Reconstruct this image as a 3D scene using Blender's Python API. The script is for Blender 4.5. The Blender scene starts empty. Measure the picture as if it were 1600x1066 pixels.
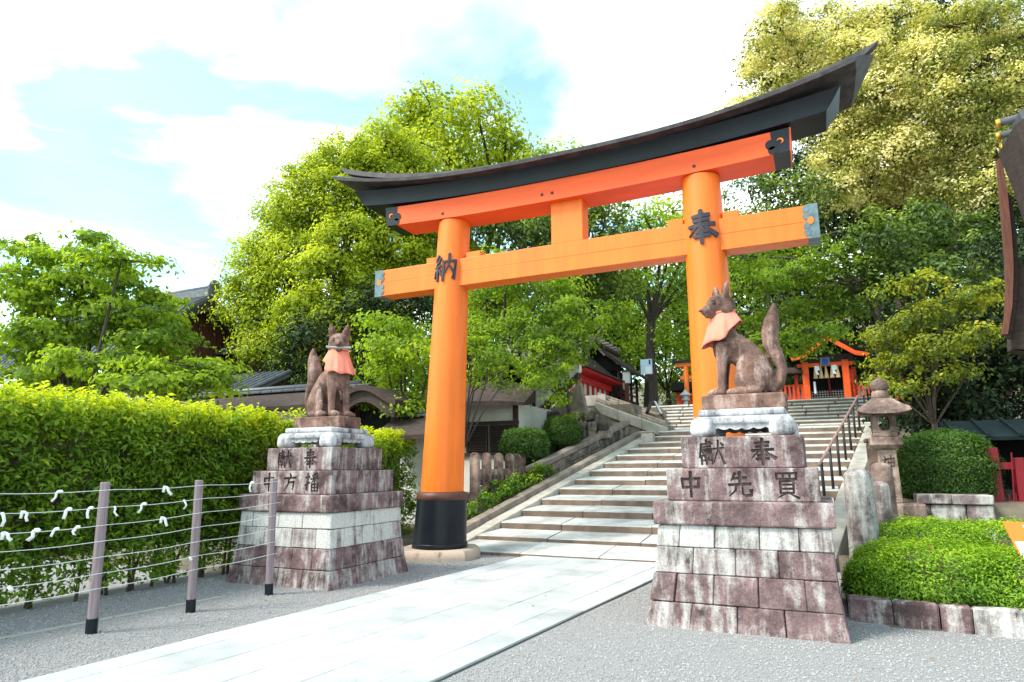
import bpy, bmesh, math, random
import numpy as np
from mathutils import Vector, Matrix
from math import sin, cos, pi, radians, atan, tan
S = bpy.context.scene
COL = S.collection
rng = np.random.default_rng(7)
random.seed(7)

# ------------------------------------------------------------------ camera
FPX, PX, PY, EYE = 1032.0, 800.0, 533.0, 1.6
PITCH, ROLL, YAW = radians(10.86), radians(-0.39), radians(24.55)
_h = np.array([-sin(YAW), cos(YAW), 0.0]); _r = np.array([cos(YAW), sin(YAW), 0.0]); _u = np.array([0, 0, 1.0])
FW = cos(PITCH) * _h + sin(PITCH) * _u
UP0 = -sin(PITCH) * _h + cos(PITCH) * _u
RT = cos(ROLL) * _r + sin(ROLL) * UP0
UP = -sin(ROLL) * _r + cos(ROLL) * UP0
CAM = np.array([0, 0, EYE])
cd = bpy.data.cameras.new('camera'); cam = bpy.data.objects.new('camera', cd); COL.objects.link(cam)
cd.sensor_width = 36.0; cd.lens = FPX / 1600 * 36.0; cd.clip_start = 0.05; cd.clip_end = 2000
M = Matrix(((RT[0], UP[0], -FW[0], 0), (RT[1], UP[1], -FW[1], 0), (RT[2], UP[2], -FW[2], EYE), (0, 0, 0, 1)))
cam.matrix_world = M
S.camera = cam

# ------------------------------------------------------------------ sky, sun, exposure
SUNV = np.array([-0.46, -0.46, 0.76]); SUNV /= np.linalg.norm(SUNV)
SUN_EL = math.asin(SUNV[2]); SUN_AZ = math.atan2(SUNV[0], SUNV[1])
W = bpy.data.worlds.new('World'); S.world = W; W.use_nodes = True
nt = W.node_tree; nt.nodes.clear()
def wn(t, **k):
    n = nt.nodes.new(t)
    for a, b in k.items(): setattr(n, a, b)
    return n
sky = wn('ShaderNodeTexSky', sky_type='NISHITA', sun_disc=False)
sky.sun_elevation = SUN_EL; sky.sun_rotation = SUN_AZ; sky.air_density = 1.0; sky.dust_density = 1.2; sky.ozone_density = 1.0
tc = wn('ShaderNodeTexCoord')
sep = wn('ShaderNodeSeparateXYZ'); nt.links.new(tc.outputs['Generated'], sep.inputs[0])
mx = wn('ShaderNodeMath', operation='MAXIMUM'); nt.links.new(sep.outputs['Z'], mx.inputs[0]); mx.inputs[1].default_value = 0.06
dvx = wn('ShaderNodeMath', operation='DIVIDE'); nt.links.new(sep.outputs['X'], dvx.inputs[0]); nt.links.new(mx.outputs[0], dvx.inputs[1])
dvy = wn('ShaderNodeMath', operation='DIVIDE'); nt.links.new(sep.outputs['Y'], dvy.inputs[0]); nt.links.new(mx.outputs[0], dvy.inputs[1])
cmb = wn('ShaderNodeCombineXYZ'); nt.links.new(dvx.outputs[0], cmb.inputs[0]); nt.links.new(dvy.outputs[0], cmb.inputs[1])
cmb.inputs[2].default_value = 1.3
nz = wn('ShaderNodeTexNoise'); nz.inputs['Scale'].default_value = 1.15; nz.inputs['Detail'].default_value = 7; nz.inputs['Roughness'].default_value = 0.52
nz.inputs['Distortion'].default_value = 0.35
nt.links.new(cmb.outputs[0], nz.inputs['Vector'])
rp = wn('ShaderNodeValToRGB'); rp.color_ramp.elements[0].position = 0.44; rp.color_ramp.elements[1].position = 0.63; rp.color_ramp.elements[0].color = (.10, .10, .10, 1)
nt.links.new(nz.outputs['Fac'], rp.inputs[0])
mixc = wn('ShaderNodeMix', data_type='RGBA')
tnt = wn('ShaderNodeMix', data_type='RGBA', blend_type='MULTIPLY'); tnt.inputs['Factor'].default_value = 1.0
tnt.inputs['B'].default_value = (0.95, 1.28, 1.0, 1); nt.links.new(sky.outputs[0], tnt.inputs['A'])
nt.links.new(rp.outputs['Color'], mixc.inputs['Factor']); nt.links.new(tnt.outputs['Result'], mixc.inputs['A'])
n2 = wn('ShaderNodeTexNoise'); n2.inputs['Scale'].default_value = 0.8; n2.inputs['Detail'].default_value = 5; n2.inputs['Roughness'].default_value = 0.5
mp2 = wn('ShaderNodeMapping'); mp2.inputs['Location'].default_value = (4.2, 1.7, 0.0); nt.links.new(cmb.outputs[0], mp2.inputs[0]); nt.links.new(mp2.outputs[0], n2.inputs['Vector'])
rp2 = wn('ShaderNodeValToRGB'); rp2.color_ramp.elements[0].position = 0.34; rp2.color_ramp.elements[1].position = 0.52
rp2.color_ramp.elements[0].color = (2.5, 2.95, 3.25, 1); rp2.color_ramp.elements[1].color = (7.6, 7.8, 8.0, 1)
nt.links.new(n2.outputs['Fac'], rp2.inputs[0]); nt.links.new(rp2.outputs['Color'], mixc.inputs['B'])
bg = wn('ShaderNodeBackground'); bg.inputs['Strength'].default_value = 0.15
nt.links.new(mixc.outputs['Result'], bg.inputs['Color'])
wo = wn('ShaderNodeOutputWorld'); nt.links.new(bg.outputs[0], wo.inputs[0])
sd = bpy.data.lights.new('sun', 'SUN'); sd.energy = 2.0; sd.angle = radians(14); sd.color = (1.0, 0.95, 0.87)
sun = bpy.data.objects.new('sun', sd); COL.objects.link(sun)
sun.rotation_euler = Vector(SUNV).to_track_quat('Z', 'Y').to_euler()
S.view_settings.view_transform = 'Standard'; S.view_settings.look = 'None'
S.view_settings.exposure = 1.3; S.view_settings.gamma = 1.0; S.view_settings.use_curve_mapping = False
S.render.engine = 'CYCLES'
S.cycles.use_denoising = True; S.cycles.max_bounces = 6; S.cycles.diffuse_bounces = 4; S.cycles.glossy_bounces = 2
S.cycles.transmission_bounces = 4; S.cycles.sample_clamp_indirect = 6

# ------------------------------------------------------------------ placing helpers (a photograph point -> a point of the place)
def ray(x, y): return FW + RT * (x - PX) / FPX - UP * (y - PY) / FPX
def ony(x, y, Y):
    d = ray(x, y); return CAM + d * Y / d[1]
def onx(x, y, X):
    d = ray(x, y); return CAM + d * X / d[0]
def onz(x, y, z=0.0):
    d = ray(x, y); return CAM + d * (z - EYE) / d[2]
def dep(x, y, D): return CAM + ray(x, y) * D

# ------------------------------------------------------------------ materials
def mat(name, base, rough=0.75, var=0.25, vscale=4.0, bump=0.0, bscale=40.0, spec=0.35, alt=None, stretch=(1, 1, 1), coat=0.0, rnd=0.0, detail=5):
    m = bpy.data.materials.new(name); m.use_nodes = True; t = m.node_tree; b = t.nodes['Principled BSDF']
    b.inputs['Roughness'].default_value = rough; b.inputs['Specular IOR Level'].default_value = spec
    if coat: b.inputs['Coat Weight'].default_value = coat; b.inputs['Coat Roughness'].default_value = 0.15
    g = t.nodes.new('ShaderNodeNewGeometry'); mp = t.nodes.new('ShaderNodeMapping'); mp.inputs['Scale'].default_value = stretch
    t.links.new(g.outputs['Position'], mp.inputs['Vector'])
    n = t.nodes.new('ShaderNodeTexNoise'); n.inputs['Scale'].default_value = vscale; n.inputs['Detail'].default_value = detail; n.inputs['Roughness'].default_value = 0.6
    t.links.new(mp.outputs[0], n.inputs['Vector'])
    r = t.nodes.new('ShaderNodeValToRGB')
    c0 = [c * (1 - var) for c in base]; c1 = list(alt) if alt else [min(1, c * (1 + var)) for c in base]
    r.color_ramp.elements[0].color = (*c0, 1); r.color_ramp.elements[1].color = (*c1, 1)
    r.color_ramp.elements[0].position = 0.3; r.color_ramp.elements[1].position = 0.7
    t.links.new(n.outputs['Fac'], r.inputs[0]); out = r.outputs[0]
    if rnd:
        oi = t.nodes.new('ShaderNodeObjectInfo'); hs = t.nodes.new('ShaderNodeHueSaturation')
        mr = t.nodes.new('ShaderNodeMapRange'); mr.inputs['To Min'].default_value = 1 - rnd; mr.inputs['To Max'].default_value = 1 + rnd
        t.links.new(oi.outputs['Random'], mr.inputs['Value']); t.links.new(mr.outputs[0], hs.inputs['Value']); t.links.new(out, hs.inputs['Color']); out = hs.outputs[0]
    t.links.new(out, b.inputs['Base Color'])
    if bump:
        n2 = t.nodes.new('ShaderNodeTexNoise'); n2.inputs['Scale'].default_value = bscale; n2.inputs['Detail'].default_value = 6
        t.links.new(mp.outputs[0], n2.inputs['Vector'])
        bp = t.nodes.new('ShaderNodeBump'); bp.inputs['Strength'].default_value = bump; bp.inputs['Distance'].default_value = 0.02
        t.links.new(n2.outputs['Fac'], bp.inputs['Height']); t.links.new(bp.outputs[0], b.inputs['Normal'])
    return m

def stained(name, dark, pale, streak=7.0, bias=0.0, rough=0.85, speck=0.5, bump=0.5):
    """weathered stone: pale stone under dark lichen stain that runs down it; object colour (red) tells how much pale is left on each stone"""
    m = bpy.data.materials.new(name); m.use_nodes = True; t = m.node_tree; b = t.nodes['Principled BSDF']
    L = t.links.new; N = t.nodes.new
    b.inputs['Roughness'].default_value = rough; b.inputs['Specular IOR Level'].default_value = 0.25
    g = N('ShaderNodeNewGeometry')
    mp = N('ShaderNodeMapping'); mp.inputs['Scale'].default_value = (1, 1, 0.13); L(g.outputs['Position'], mp.inputs[0])
    a = N('ShaderNodeTexNoise'); a.inputs['Scale'].default_value = streak; a.inputs['Detail'].default_value = 6; a.inputs['Roughness'].default_value = 0.65; L(mp.outputs[0], a.inputs['Vector'])
    c = N('ShaderNodeTexNoise'); c.inputs['Scale'].default_value = 3.2; c.inputs['Detail'].default_value = 8; c.inputs['Roughness'].default_value = 0.7; L(g.outputs['Position'], c.inputs['Vector'])
    oi = N('ShaderNodeObjectInfo'); sp = N('ShaderNodeSeparateColor'); L(oi.outputs['Color'], sp.inputs[0])
    a2 = N('ShaderNodeMapRange'); a2.inputs['From Min'].default_value = .25; a2.inputs['From Max'].default_value = .75; a2.inputs['To Min'].default_value = .1; a2.inputs['To Max'].default_value = .9; L(a.outputs['Fac'], a2.inputs['Value'])
    ad = N('ShaderNodeMath'); ad.operation = 'ADD'; L(a2.outputs[0], ad.inputs[0]); L(c.outputs['Fac'], ad.inputs[1])
    ad2 = N('ShaderNodeMath'); ad2.operation = 'ADD'; L(ad.outputs[0], ad2.inputs[0]); L(sp.outputs[0], ad2.inputs[1])
    mr = N('ShaderNodeMapRange'); mr.inputs['From Min'].default_value = 1.06 - bias; mr.inputs['From Max'].default_value = 1.52 - bias; L(ad2.outputs[0], mr.inputs['Value'])
    f = N('ShaderNodeTexNoise'); f.inputs['Scale'].default_value = 60; f.inputs['Detail'].default_value = 4; L(g.outputs['Position'], f.inputs['Vector'])
    fr = N('ShaderNodeMapRange'); fr.inputs['From Min'].default_value = 0.3; fr.inputs['From Max'].default_value = 0.7; fr.inputs['To Min'].default_value = 1 - speck * .45; fr.inputs['To Max'].default_value = 1 + speck * .45; L(f.outputs['Fac'], fr.inputs['Value'])
    d2 = N('ShaderNodeMix'); d2.data_type = 'RGBA'; d2.inputs['A'].default_value = (*[x * 0.38 for x in dark], 1); d2.inputs['B'].default_value = (*[min(1, x * 1.6) for x in dark], 1)
    dm = N('ShaderNodeMapRange'); dm.inputs['From Min'].default_value = .36; dm.inputs['From Max'].default_value = .64; L(c.outputs['Fac'], dm.inputs['Value']); L(dm.outputs[0], d2.inputs['Factor'])
    mxn = N('ShaderNodeMix'); mxn.data_type = 'RGBA'; L(mr.outputs[0], mxn.inputs['Factor']); L(d2.outputs['Result'], mxn.inputs['A']); mxn.inputs['B'].default_value = (*pale, 1)
    hs = N('ShaderNodeHueSaturation'); L(fr.outputs[0], hs.inputs['Value']); L(mxn.outputs['Result'], hs.inputs['Color']); L(hs.outputs[0], b.inputs['Base Color'])
    n2 = N('ShaderNodeTexNoise'); n2.inputs['Scale'].default_value = 45; n2.inputs['Detail'].default_value = 8; L(g.outputs['Position'], n2.inputs['Vector'])
    bp = N('ShaderNodeBump'); bp.inputs['Strength'].default_value = bump * .6; bp.inputs['Distance'].default_value = 0.01; L(n2.outputs['Fac'], bp.inputs['Height']); L(bp.outputs[0], b.inputs['Normal'])
    return m

def leafmat(name, dark, light, trans=0.35, rough=0.5, young=None):
    m = bpy.data.materials.new(name); m.use_nodes = True; t = m.node_tree; b = t.nodes['Principled BSDF']; L = t.links.new
    at = t.nodes.new('ShaderNodeAttribute'); at.attribute_name = 'tint'
    r = t.nodes.new('ShaderNodeValToRGB'); e = r.color_ramp.elements
    e[0].color = (*dark, 1); e[1].color = (*light, 1); e[0].position = 0.1; e[1].position = 0.75
    if young:
        y = e.new(1.0); y.color = (*young, 1)
    L(at.outputs['Fac'], r.inputs[0]); L(r.outputs[0], b.inputs['Base Color'])
    b.inputs['Roughness'].default_value = rough; b.inputs['Specular IOR Level'].default_value = 0.35
    tr = t.nodes.new('ShaderNodeBsdfTranslucent'); ga = t.nodes.new('ShaderNodeMixRGB'); ga.blend_type = 'MULTIPLY'; ga.inputs[0].default_value = 1
    ga.inputs[2].default_value = (1.25, 1.25, 0.55, 1); L(r.outputs[0], ga.inputs[1]); L(ga.outputs[0], tr.inputs[0])
    ms = t.nodes.new('ShaderNodeMixShader'); ms.inputs[0].default_value = trans
    L(b.outputs[0], ms.inputs[1]); L(tr.outputs[0], ms.inputs[2]); L(ms.outputs[0], t.nodes['Material Output'].inputs[0])
    return m

mBeam = mat('red_vermilion_paint', (0.86, 0.10, 0.014), 0.47, 0.14, 2.0, 0.10, 20, 0.35, stretch=(0.35, 1, 2.5), detail=8)
mVerm = mat('vermilion_paint', (0.86, 0.175, 0.016), 0.45, 0.13, 2.2, 0.10, 18, 0.35, coat=0.05, stretch=(3, 3, 0.35), detail=8)
mVermD = mat('vermilion_wood', (0.72, 0.07, 0.02), 0.5, 0.12, 3, 0.1, 30)
mCrim = mat('shaded_crimson_paint', (0.20, 0.008, 0.015), 0.5, 0.15, 3)  # crimson darkened so the right-edge railing looks shaded
mShr = mat('shrine_crimson', (0.62, 0.03, 0.03), 0.5, 0.15, 3)
mBlack = mat('black_paint', (0.007, 0.009, 0.015), 0.4, 0.35, 2, 0.08, 20, 0.3)
mInk = mat('dark_bronze_letter', (0.035, 0.028, 0.04), 0.4, 0.2, 8)
mRust = mat('brown_band', (0.11, 0.04, 0.03), 0.5, 0.3, 6, 0.1)
mRoofM = mat('weathered_copper_roof', (0.045, 0.038, 0.042), 0.6, 0.3, 5, 0.15, 30, alt=(0.10, 0.085, 0.088), stretch=(1, 1, 1))
mPatina = mat('grey_blue_fitting', (0.12, 0.17, 0.19), 0.45, 0.35, 8)
mPed = stained('stained_pedestal_stone', (0.175, 0.112, 0.114), (0.55, 0.53, 0.51), 9.0, 0.05, 0.9, 0.6, 0.8)
mGroove = mat('dirt_and_shade_in_grooves', (0.10, 0.066, 0.066), 0.95, 0.4, 12)  # dark tone holds both dirt and the shadow inside carved strokes
mFox = stained('brown_fox_stone', (0.175, 0.098, 0.078), (0.50, 0.36, 0.32), 9, 0.02, 0.85, 0.5, 1.2)
mStand = stained('grey_granite', (0.30, 0.28, 0.31), (0.60, 0.60, 0.61), 9, 0.22, 0.85, 0.35, 0.5)
mGran = stained('pale_granite', (0.21, 0.16, 0.16), (0.55, 0.54, 0.50), 8, 0.05)
mLant = stained('buff_lantern_stone', (0.20, 0.135, 0.115), (0.50, 0.38, 0.30), 5, 0.05, 0.85, 0.3)
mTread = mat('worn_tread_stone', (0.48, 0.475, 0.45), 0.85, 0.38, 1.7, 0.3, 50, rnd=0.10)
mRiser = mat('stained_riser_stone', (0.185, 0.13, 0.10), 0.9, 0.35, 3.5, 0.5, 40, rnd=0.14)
mSide = mat('stair_side_stone', (0.42, 0.38, 0.33), 0.9, 0.25, 3, 0.4, 40, rnd=0.08)
mKerb = mat('brown_kerb_stone', (0.25, 0.20, 0.165), 0.9, 0.35, 3, 0.5, 35, rnd=0.1)
mPave = mat('pale_paving', (0.435, 0.45, 0.452), 0.85, 0.24, 1.3, 0.35, 50, rnd=0.09, detail=9)
mBed = mat('joint_sand', (0.12, 0.115, 0.10), 0.95, 0.3, 20)
mGround = mat('grey_gravel_ground', (0.30, 0.29, 0.29), 0.98, 0.6, 95, 0.7, 110, 0.1, detail=10)
mPeb = mat('gravel_stones', (0.33, 0.32, 0.322), 0.95, 0.42, 40, 0, 40, 0.3)
mSoil = mat('soil', (0.13, 0.10, 0.075), 0.95, 0.5, 9, 0.8, 30)
mMoss = mat('hillside_earth', (0.14, 0.115, 0.085), 0.95, 0.5, 3, 0.6, 10)
mWood = mat('grey_violet_wood', (0.26, 0.20, 0.215), 0.75, 0.3, 5, 0.4, 60, stretch=(6, 6, 0.4))
mWire = mat('white_wire', (0.65, 0.66, 0.70), 0.4, 0.05)
mPaper = mat('white_paper', (0.85, 0.85, 0.84), 0.8, 0.04)
mBark = mat('tree_bark', (0.075, 0.055, 0.045), 0.95, 0.45, 6, 0.9, 18, stretch=(3, 3, 0.6))
mStem = mat('shrub_stem', (0.10, 0.08, 0.055), 0.95, 0.4, 8, 0.5)
mPlas = mat('white_plaster', (0.72, 0.69, 0.65), 0.9, 0.10, 1.2, 0.1, 20)
mDWood = mat('dark_weathered_wood', (0.055, 0.035, 0.03), 0.8, 0.4, 6, 0.4, 40, stretch=(1, 1, 4))
mBWood = mat('red_brown_boards', (0.13, 0.047, 0.03), 0.75, 0.35, 6, 0.3, 40, stretch=(5, 5, 0.5))
mTile = mat('grey_roof_tile', (0.085, 0.09, 0.105), 0.45, 0.35, 5, 0.15, 30, 0.5, rnd=0.2)
mThat = mat('cypress_bark_roof', (0.062, 0.043, 0.038), 0.95, 0.35, 5, 0.9, 40, stretch=(1, 1, 5))
mRub = stained('rubble_stone', (0.10, 0.085, 0.075), (0.33, 0.27, 0.21), 3, 0.02, 0.95, 0.4, 0.8)
mCopr = mat('shaded_green_copper', (0.010, 0.020, 0.021), 0.85, 0.35, 4, spec=0.12)  # copper green darkened to carry the shade on the canopy
mGold = mat('gilded_cap', (0.75, 0.42, 0.06), 0.35, 0.15, 8); mGold.node_tree.nodes['Principled BSDF'].inputs['Metallic'].default_value = 0.7
mBib = mat('coral_cloth', (0.86, 0.26, 0.185), 0.9, 0.12, 6, 0.3, 25, 0.1)
mPink = mat('pink_petals', (0.85, 0.05, 0.18), 0.6, 0.1)
mOrng = mat('orange_print', (0.85, 0.17, 0.015), 0.5, 0.03)
mWhite = mat('white_print', (0.80, 0.80, 0.80), 0.5, 0.03)
mBlue = mat('blue_print', (0.03, 0.07, 0.35), 0.5, 0.1)
mTeal = mat('pale_blue_sign', (0.50, 0.66, 0.78), 0.5, 0.08, 2)
mRope = mat('straw_rope', (0.52, 0.38, 0.20), 0.95, 0.3, 20, 0.5)
mIron = mat('black_iron', (0.02, 0.02, 0.024), 0.5, 0.2)
mRail = mat('copper_handrail', (0.38, 0.22, 0.19), 0.35, 0.2, 6, spec=0.5)
mDark = mat('dark_doors', (0.010, 0.010, 0.010), 0.9, 0.3, spec=0.1)
mFCon = mat('grey_concrete', (0.38, 0.36, 0.34), 0.9, 0.15, 6, 0.3)
LH = leafmat('hedge_leaf', (0.075, 0.155, 0.010), (0.27, 0.42, 0.02), 0.42, 0.4, (0.70, 0.72, 0.02))
LMap = leafmat('maple_leaf', (0.125, 0.215, 0.022), (0.40, 0.53, 0.03), 0.55, 0.6, (0.55, 0.66, 0.05))
LCam = leafmat('camphor_leaf', (0.16, 0.235, 0.02), (0.54, 0.60, 0.03), 0.5, 0.55, (0.80, 0.80, 0.07))
LEver = leafmat('evergreen_leaf', (0.040, 0.080, 0.022), (0.15, 0.225, 0.03), 0.35, 0.5, (0.38, 0.44, 0.05))
LDark = leafmat('painted_shade_leaf', (0.010, 0.022, 0.009), (0.032, 0.058, 0.016), 0.15, 0.85, (0.08, 0.13, 0.03))  # near-black leaf colour with deep tree shade painted in
LBlos = leafmat('blossom_leaf', (0.13, 0.17, 0.035), (0.55, 0.52, 0.14), 0.4, 0.7, (0.90, 0.80, 0.42))
LYel = leafmat('yellow_green_leaf', (0.07, 0.115, 0.014), (0.38, 0.40, 0.025), 0.42, 0.6, (0.78, 0.60, 0.09))
LFor = leafmat('far_light_leaf', (0.18, 0.30, 0.035), (0.50, 0.64, 0.06), 0.55, 0.6, (0.68, 0.74, 0.12))
LAza = leafmat('azalea_leaf', (0.055, 0.13, 0.012), (0.24, 0.42, 0.02), 0.38, 0.5, (0.55, 0.70, 0.03))
LBox = leafmat('clipped_shrub_leaf', (0.03, 0.075, 0.012), (0.10, 0.20, 0.018), 0.28, 0.5, (0.19, 0.34, 0.03))

# ------------------------------------------------------------------ object helpers
def wloc(o):
    v = Vector((0, 0, 0))
    while o is not None: v += o.location; o = o.parent
    return v
def thing(name, label, cat, loc=(0, 0, 0), group=None):
    o = bpy.data.objects.new(name, None); COL.objects.link(o); o.location = Vector([float(c) for c in loc]); o.empty_display_size = 0.2
    o['label'] = label; o['category'] = cat
    if group: o['group'] = group
    return o
def tag(o, label, cat, group=None):
    o['label'] = label; o['category'] = cat
    if group: o['group'] = group
    return o
def structure(o, label=None):
    o['kind'] = 'structure'
    if label: o['label'] = label
    return o
def stuff(o, label=None):
    o['kind'] = 'stuff'
    if label: o['label'] = label
    return o
def mk(name, V, F, m, parent=None, smooth=False, col=None, loc=None, mi=None):
    me = bpy.data.meshes.new(name); V = np.asarray(V, float)
    off = np.array(wloc(parent)) if parent is not None else np.zeros(3)
    base = np.array(loc, float) if loc is not None else off
    me.from_pydata((V - base).tolist(), [], [list(map(int, f)) for f in F])
    for q in (m if isinstance(m, (list, tuple)) else [m]): me.materials.append(q)
    if mi is not None: me.polygons.foreach_set('material_index', np.asarray(mi, np.int32))
    if smooth: me.polygons.foreach_set('use_smooth', np.ones(len(me.polygons), bool))
    me.update()
    o = bpy.data.objects.new(name, me); COL.objects.link(o)
    if parent is not None:
        o.parent = parent; o.location = Vector((base - off).tolist())
    elif loc is not None: o.location = Vector(base.tolist())
    if col is not None: o.color = (col, col, col, 1)
    return o
BF = [(0, 3, 2, 1), (4, 5, 6, 7), (0, 1, 5, 4), (1, 2, 6, 5), (2, 3, 7, 6), (3, 0, 4, 7)]
class MB:
    def __init__(s): s.V = []; s.F = []
    def add(s, V, F):
        k = len(s.V); s.V += [tuple(map(float, v)) for v in V]; s.F += [tuple(int(i) + k for i in f) for f in F]; return s
    def hexa(s, P): return s.add(P, BF)       # bottom ring of four (counter-clockwise seen from above), then top ring
    def box(s, x0, x1, y0, y1, z0, z1): return s.hexa([(x0, y0, z0), (x1, y0, z0), (x1, y1, z0), (x0, y1, z0), (x0, y0, z1), (x1, y0, z1), (x1, y1, z1), (x0, y1, z1)])
    def prism(s, poly, vec):
        n = len(poly); P = [np.array(p, float) for p in poly]; v = np.array(vec, float)
        return s.add(P + [p + v for p in P], [tuple(range(n))[::-1], tuple(range(n, 2 * n))] + [(i, (i + 1) % n, n + (i + 1) % n, n + i) for i in range(n)])
    def tube(s, pts, rad, n=8, flat=1.0, caps=True):
        pts = [np.array(p, float) for p in pts]; rad = rad if hasattr(rad, '__len__') else [rad] * len(pts)
        V = []; a = None
        for i, p in enumerate(pts):
            d = pts[min(i + 1, len(pts) - 1)] - pts[max(i - 1, 0)]; d /= np.linalg.norm(d) + 1e-9
            if a is None: a = np.cross(d, (0, 0, 1.0) if abs(d[2]) < 0.9 else (1.0, 0, 0))
            a = a - d * (a @ d); a /= np.linalg.norm(a) + 1e-9; b = np.cross(d, a)
            for k in range(n):
                t = 2 * pi * k / n; V.append(p + rad[i] * (cos(t) * a + sin(t) * b * flat))
        F = [(i * n + k, i * n + (k + 1) % n, (i + 1) * n + (k + 1) % n, (i + 1) * n + k) for i in range(len(pts) - 1) for k in range(n)]
        if caps: F += [tuple(range(n))[::-1], tuple((len(pts) - 1) * n + k for k in range(n))]
        return s.add(V, F)
    def lathe(s, prof, n=32, c=(0, 0), lean=(0, 0), caps=True, ph=0):
        V = []
        for r, z in prof:
            for k in range(n):
                t = 2 * pi * k / n + ph; V.append((c[0] + lean[0] * z + r * cos(t), c[1] + lean[1] * z + r * sin(t), z))
        m = len(prof); F = [(i * n + k, i * n + (k + 1) % n, (i + 1) * n + (k + 1) % n, (i + 1) * n + k) for i in range(m - 1) for k in range(n)]
        if caps: F += [tuple(range(n))[::-1], tuple((m - 1) * n + k for k in range(n))]
        return s.add(V, F)
    def build(s, name, m, parent=None, smooth=False, col=None, loc=None): return mk(name, s.V, s.F, m, parent, smooth, col, loc)
def smooth_angle(o, ang=40):
    me = o.data; me.polygons.foreach_set('use_smooth', np.ones(len(me.polygons), bool))
    bm = bmesh.new(); bm.from_mesh(me)
    for e in bm.edges:
        if len(e.link_faces) == 2 and e.calc_face_angle(0) > radians(ang): e.smooth = False
    bm.to_mesh(me); bm.free(); return o
def bevel(o, w=0.01, seg=1, ang=30, mat_i=-1):
    bm = bmesh.new(); bm.from_mesh(o.data)
    es = [e for e in bm.edges if len(e.link_faces) == 2 and e.calc_face_angle(0) > radians(ang)]
    bmesh.ops.bevel(bm, geom=es, offset=w, segments=seg, affect='EDGES', clamp_overlap=True, material=mat_i, profile=0.5)
    bm.to_mesh(o.data); bm.free(); return o
def rough_block(P, name, m, parent, col=None, bev=0.012, jit=0.004, seg=1):
    P = np.array(P, float) + rng.normal(0, jit, (8, 3))
    return bevel(mk(name, P, BF, m, parent, col=col), bev, seg)
def copy_tree(o, parent=None, loc=None):
    c = o.copy(); COL.objects.link(c); c.parent = parent
    if loc is not None: c.location = loc
    for ch in list(o.children): copy_tree(ch, c)
    return c

# ------------------------------------------------------------------ leaves
def leaf_arrays(P, N, L, Wd, tint, fold=0.25):
    n = len(P); N = N / (np.linalg.norm(N, axis=1, keepdims=True) + 1e-9)
    r = rng.normal(size=(n, 3)); T = np.cross(N, r); T /= np.linalg.norm(T, axis=1, keepdims=True) + 1e-9; B = np.cross(N, T)
    L = np.broadcast_to(L, (n,))[:, None]; Wd = np.broadcast_to(Wd, (n,))[:, None]
    V = np.stack([P - T * L * .5, P + B * Wd * .5 + N * Wd * fold - T * L * .05, P + T * L * .5 - N * L * .12, P - B * Wd * .5 + N * Wd * fold - T * L * .05], 1).reshape(-1, 3)
    return V, np.repeat(tint, 2)
def leaf_mesh(name, V, tint, m, parent=None, loc=None):
    n = len(V) // 4; me = bpy.data.meshes.new(name)
    off = np.array(wloc(parent)) if parent is not None else (np.array(loc, float) if loc is not None else np.zeros(3))
    me.vertices.add(len(V)); me.vertices.foreach_set('co', (V - off).astype(np.float32).ravel())
    q = np.arange(n)[:, None] * 4; idx = np.concatenate([q, q + 1, q + 2, q, q + 2, q + 3], 1).ravel().astype(np.int32)
    me.loops.add(len(idx)); me.loops.foreach_set('vertex_index', idx)
    me.polygons.add(2 * n); me.polygons.foreach_set('loop_start', np.arange(0, 6 * n, 3, dtype=np.int32)); me.polygons.foreach_set('loop_total', np.full(2 * n, 3, np.int32))
    a = me.attributes.new('tint', 'FLOAT', 'FACE'); a.data.foreach_set('value', np.clip(tint, 0, 1).astype(np.float32))
    me.materials.append(m); me.update(calc_edges=True)
    o = bpy.data.objects.new(name, me); COL.objects.link(o)
    if parent is not None: o.parent = parent
    elif loc is not None: o.location = Vector(np.array(loc, float).tolist())
    o['kind'] = 'stuff'
    return o
def lobe(x, y, rx, rz, D):            # a lump of foliage seen at a photograph point, at its own distance
    k = D / FPX; return (dep(x, y, D), np.array([rx * k, rx * k, rz * k]))
def crown_points(lobes, dens, per, csize, flat=0.6, inner=0.45, up=0.9, upbias=0.25, bim=0.0):
    """clumps of leaves through the lobes' volume -> leaf centres, normals, tints, clump centres"""
    PP, NN, TT, CC = [], [], [], []
    for c, r in lobes:
        area = (r[0] * r[1] + 2 * r[0] * r[2]) * 4.2
        k = max(3, int(area * dens))
        u = rng.normal(size=(k, 3)); u[:, 2] += upbias; u /= np.linalg.norm(u, axis=1, keepdims=True)
        rad = inner + (1.06 - inner) * rng.random(k) ** 0.55
        cc = c + u * rad[:, None] * r
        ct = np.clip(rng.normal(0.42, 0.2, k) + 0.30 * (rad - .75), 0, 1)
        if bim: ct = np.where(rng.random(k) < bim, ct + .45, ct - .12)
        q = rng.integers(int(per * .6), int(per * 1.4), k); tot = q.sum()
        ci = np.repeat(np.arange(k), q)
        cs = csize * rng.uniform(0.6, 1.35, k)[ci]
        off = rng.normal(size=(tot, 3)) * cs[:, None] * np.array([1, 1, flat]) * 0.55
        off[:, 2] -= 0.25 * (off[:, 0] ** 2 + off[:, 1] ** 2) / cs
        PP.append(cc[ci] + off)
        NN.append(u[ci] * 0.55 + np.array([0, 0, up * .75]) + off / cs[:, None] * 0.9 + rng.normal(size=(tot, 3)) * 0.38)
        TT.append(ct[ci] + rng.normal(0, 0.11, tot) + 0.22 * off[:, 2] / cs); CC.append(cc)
    return np.concatenate(PP), np.concatenate(NN), np.concatenate(TT), CC
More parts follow.
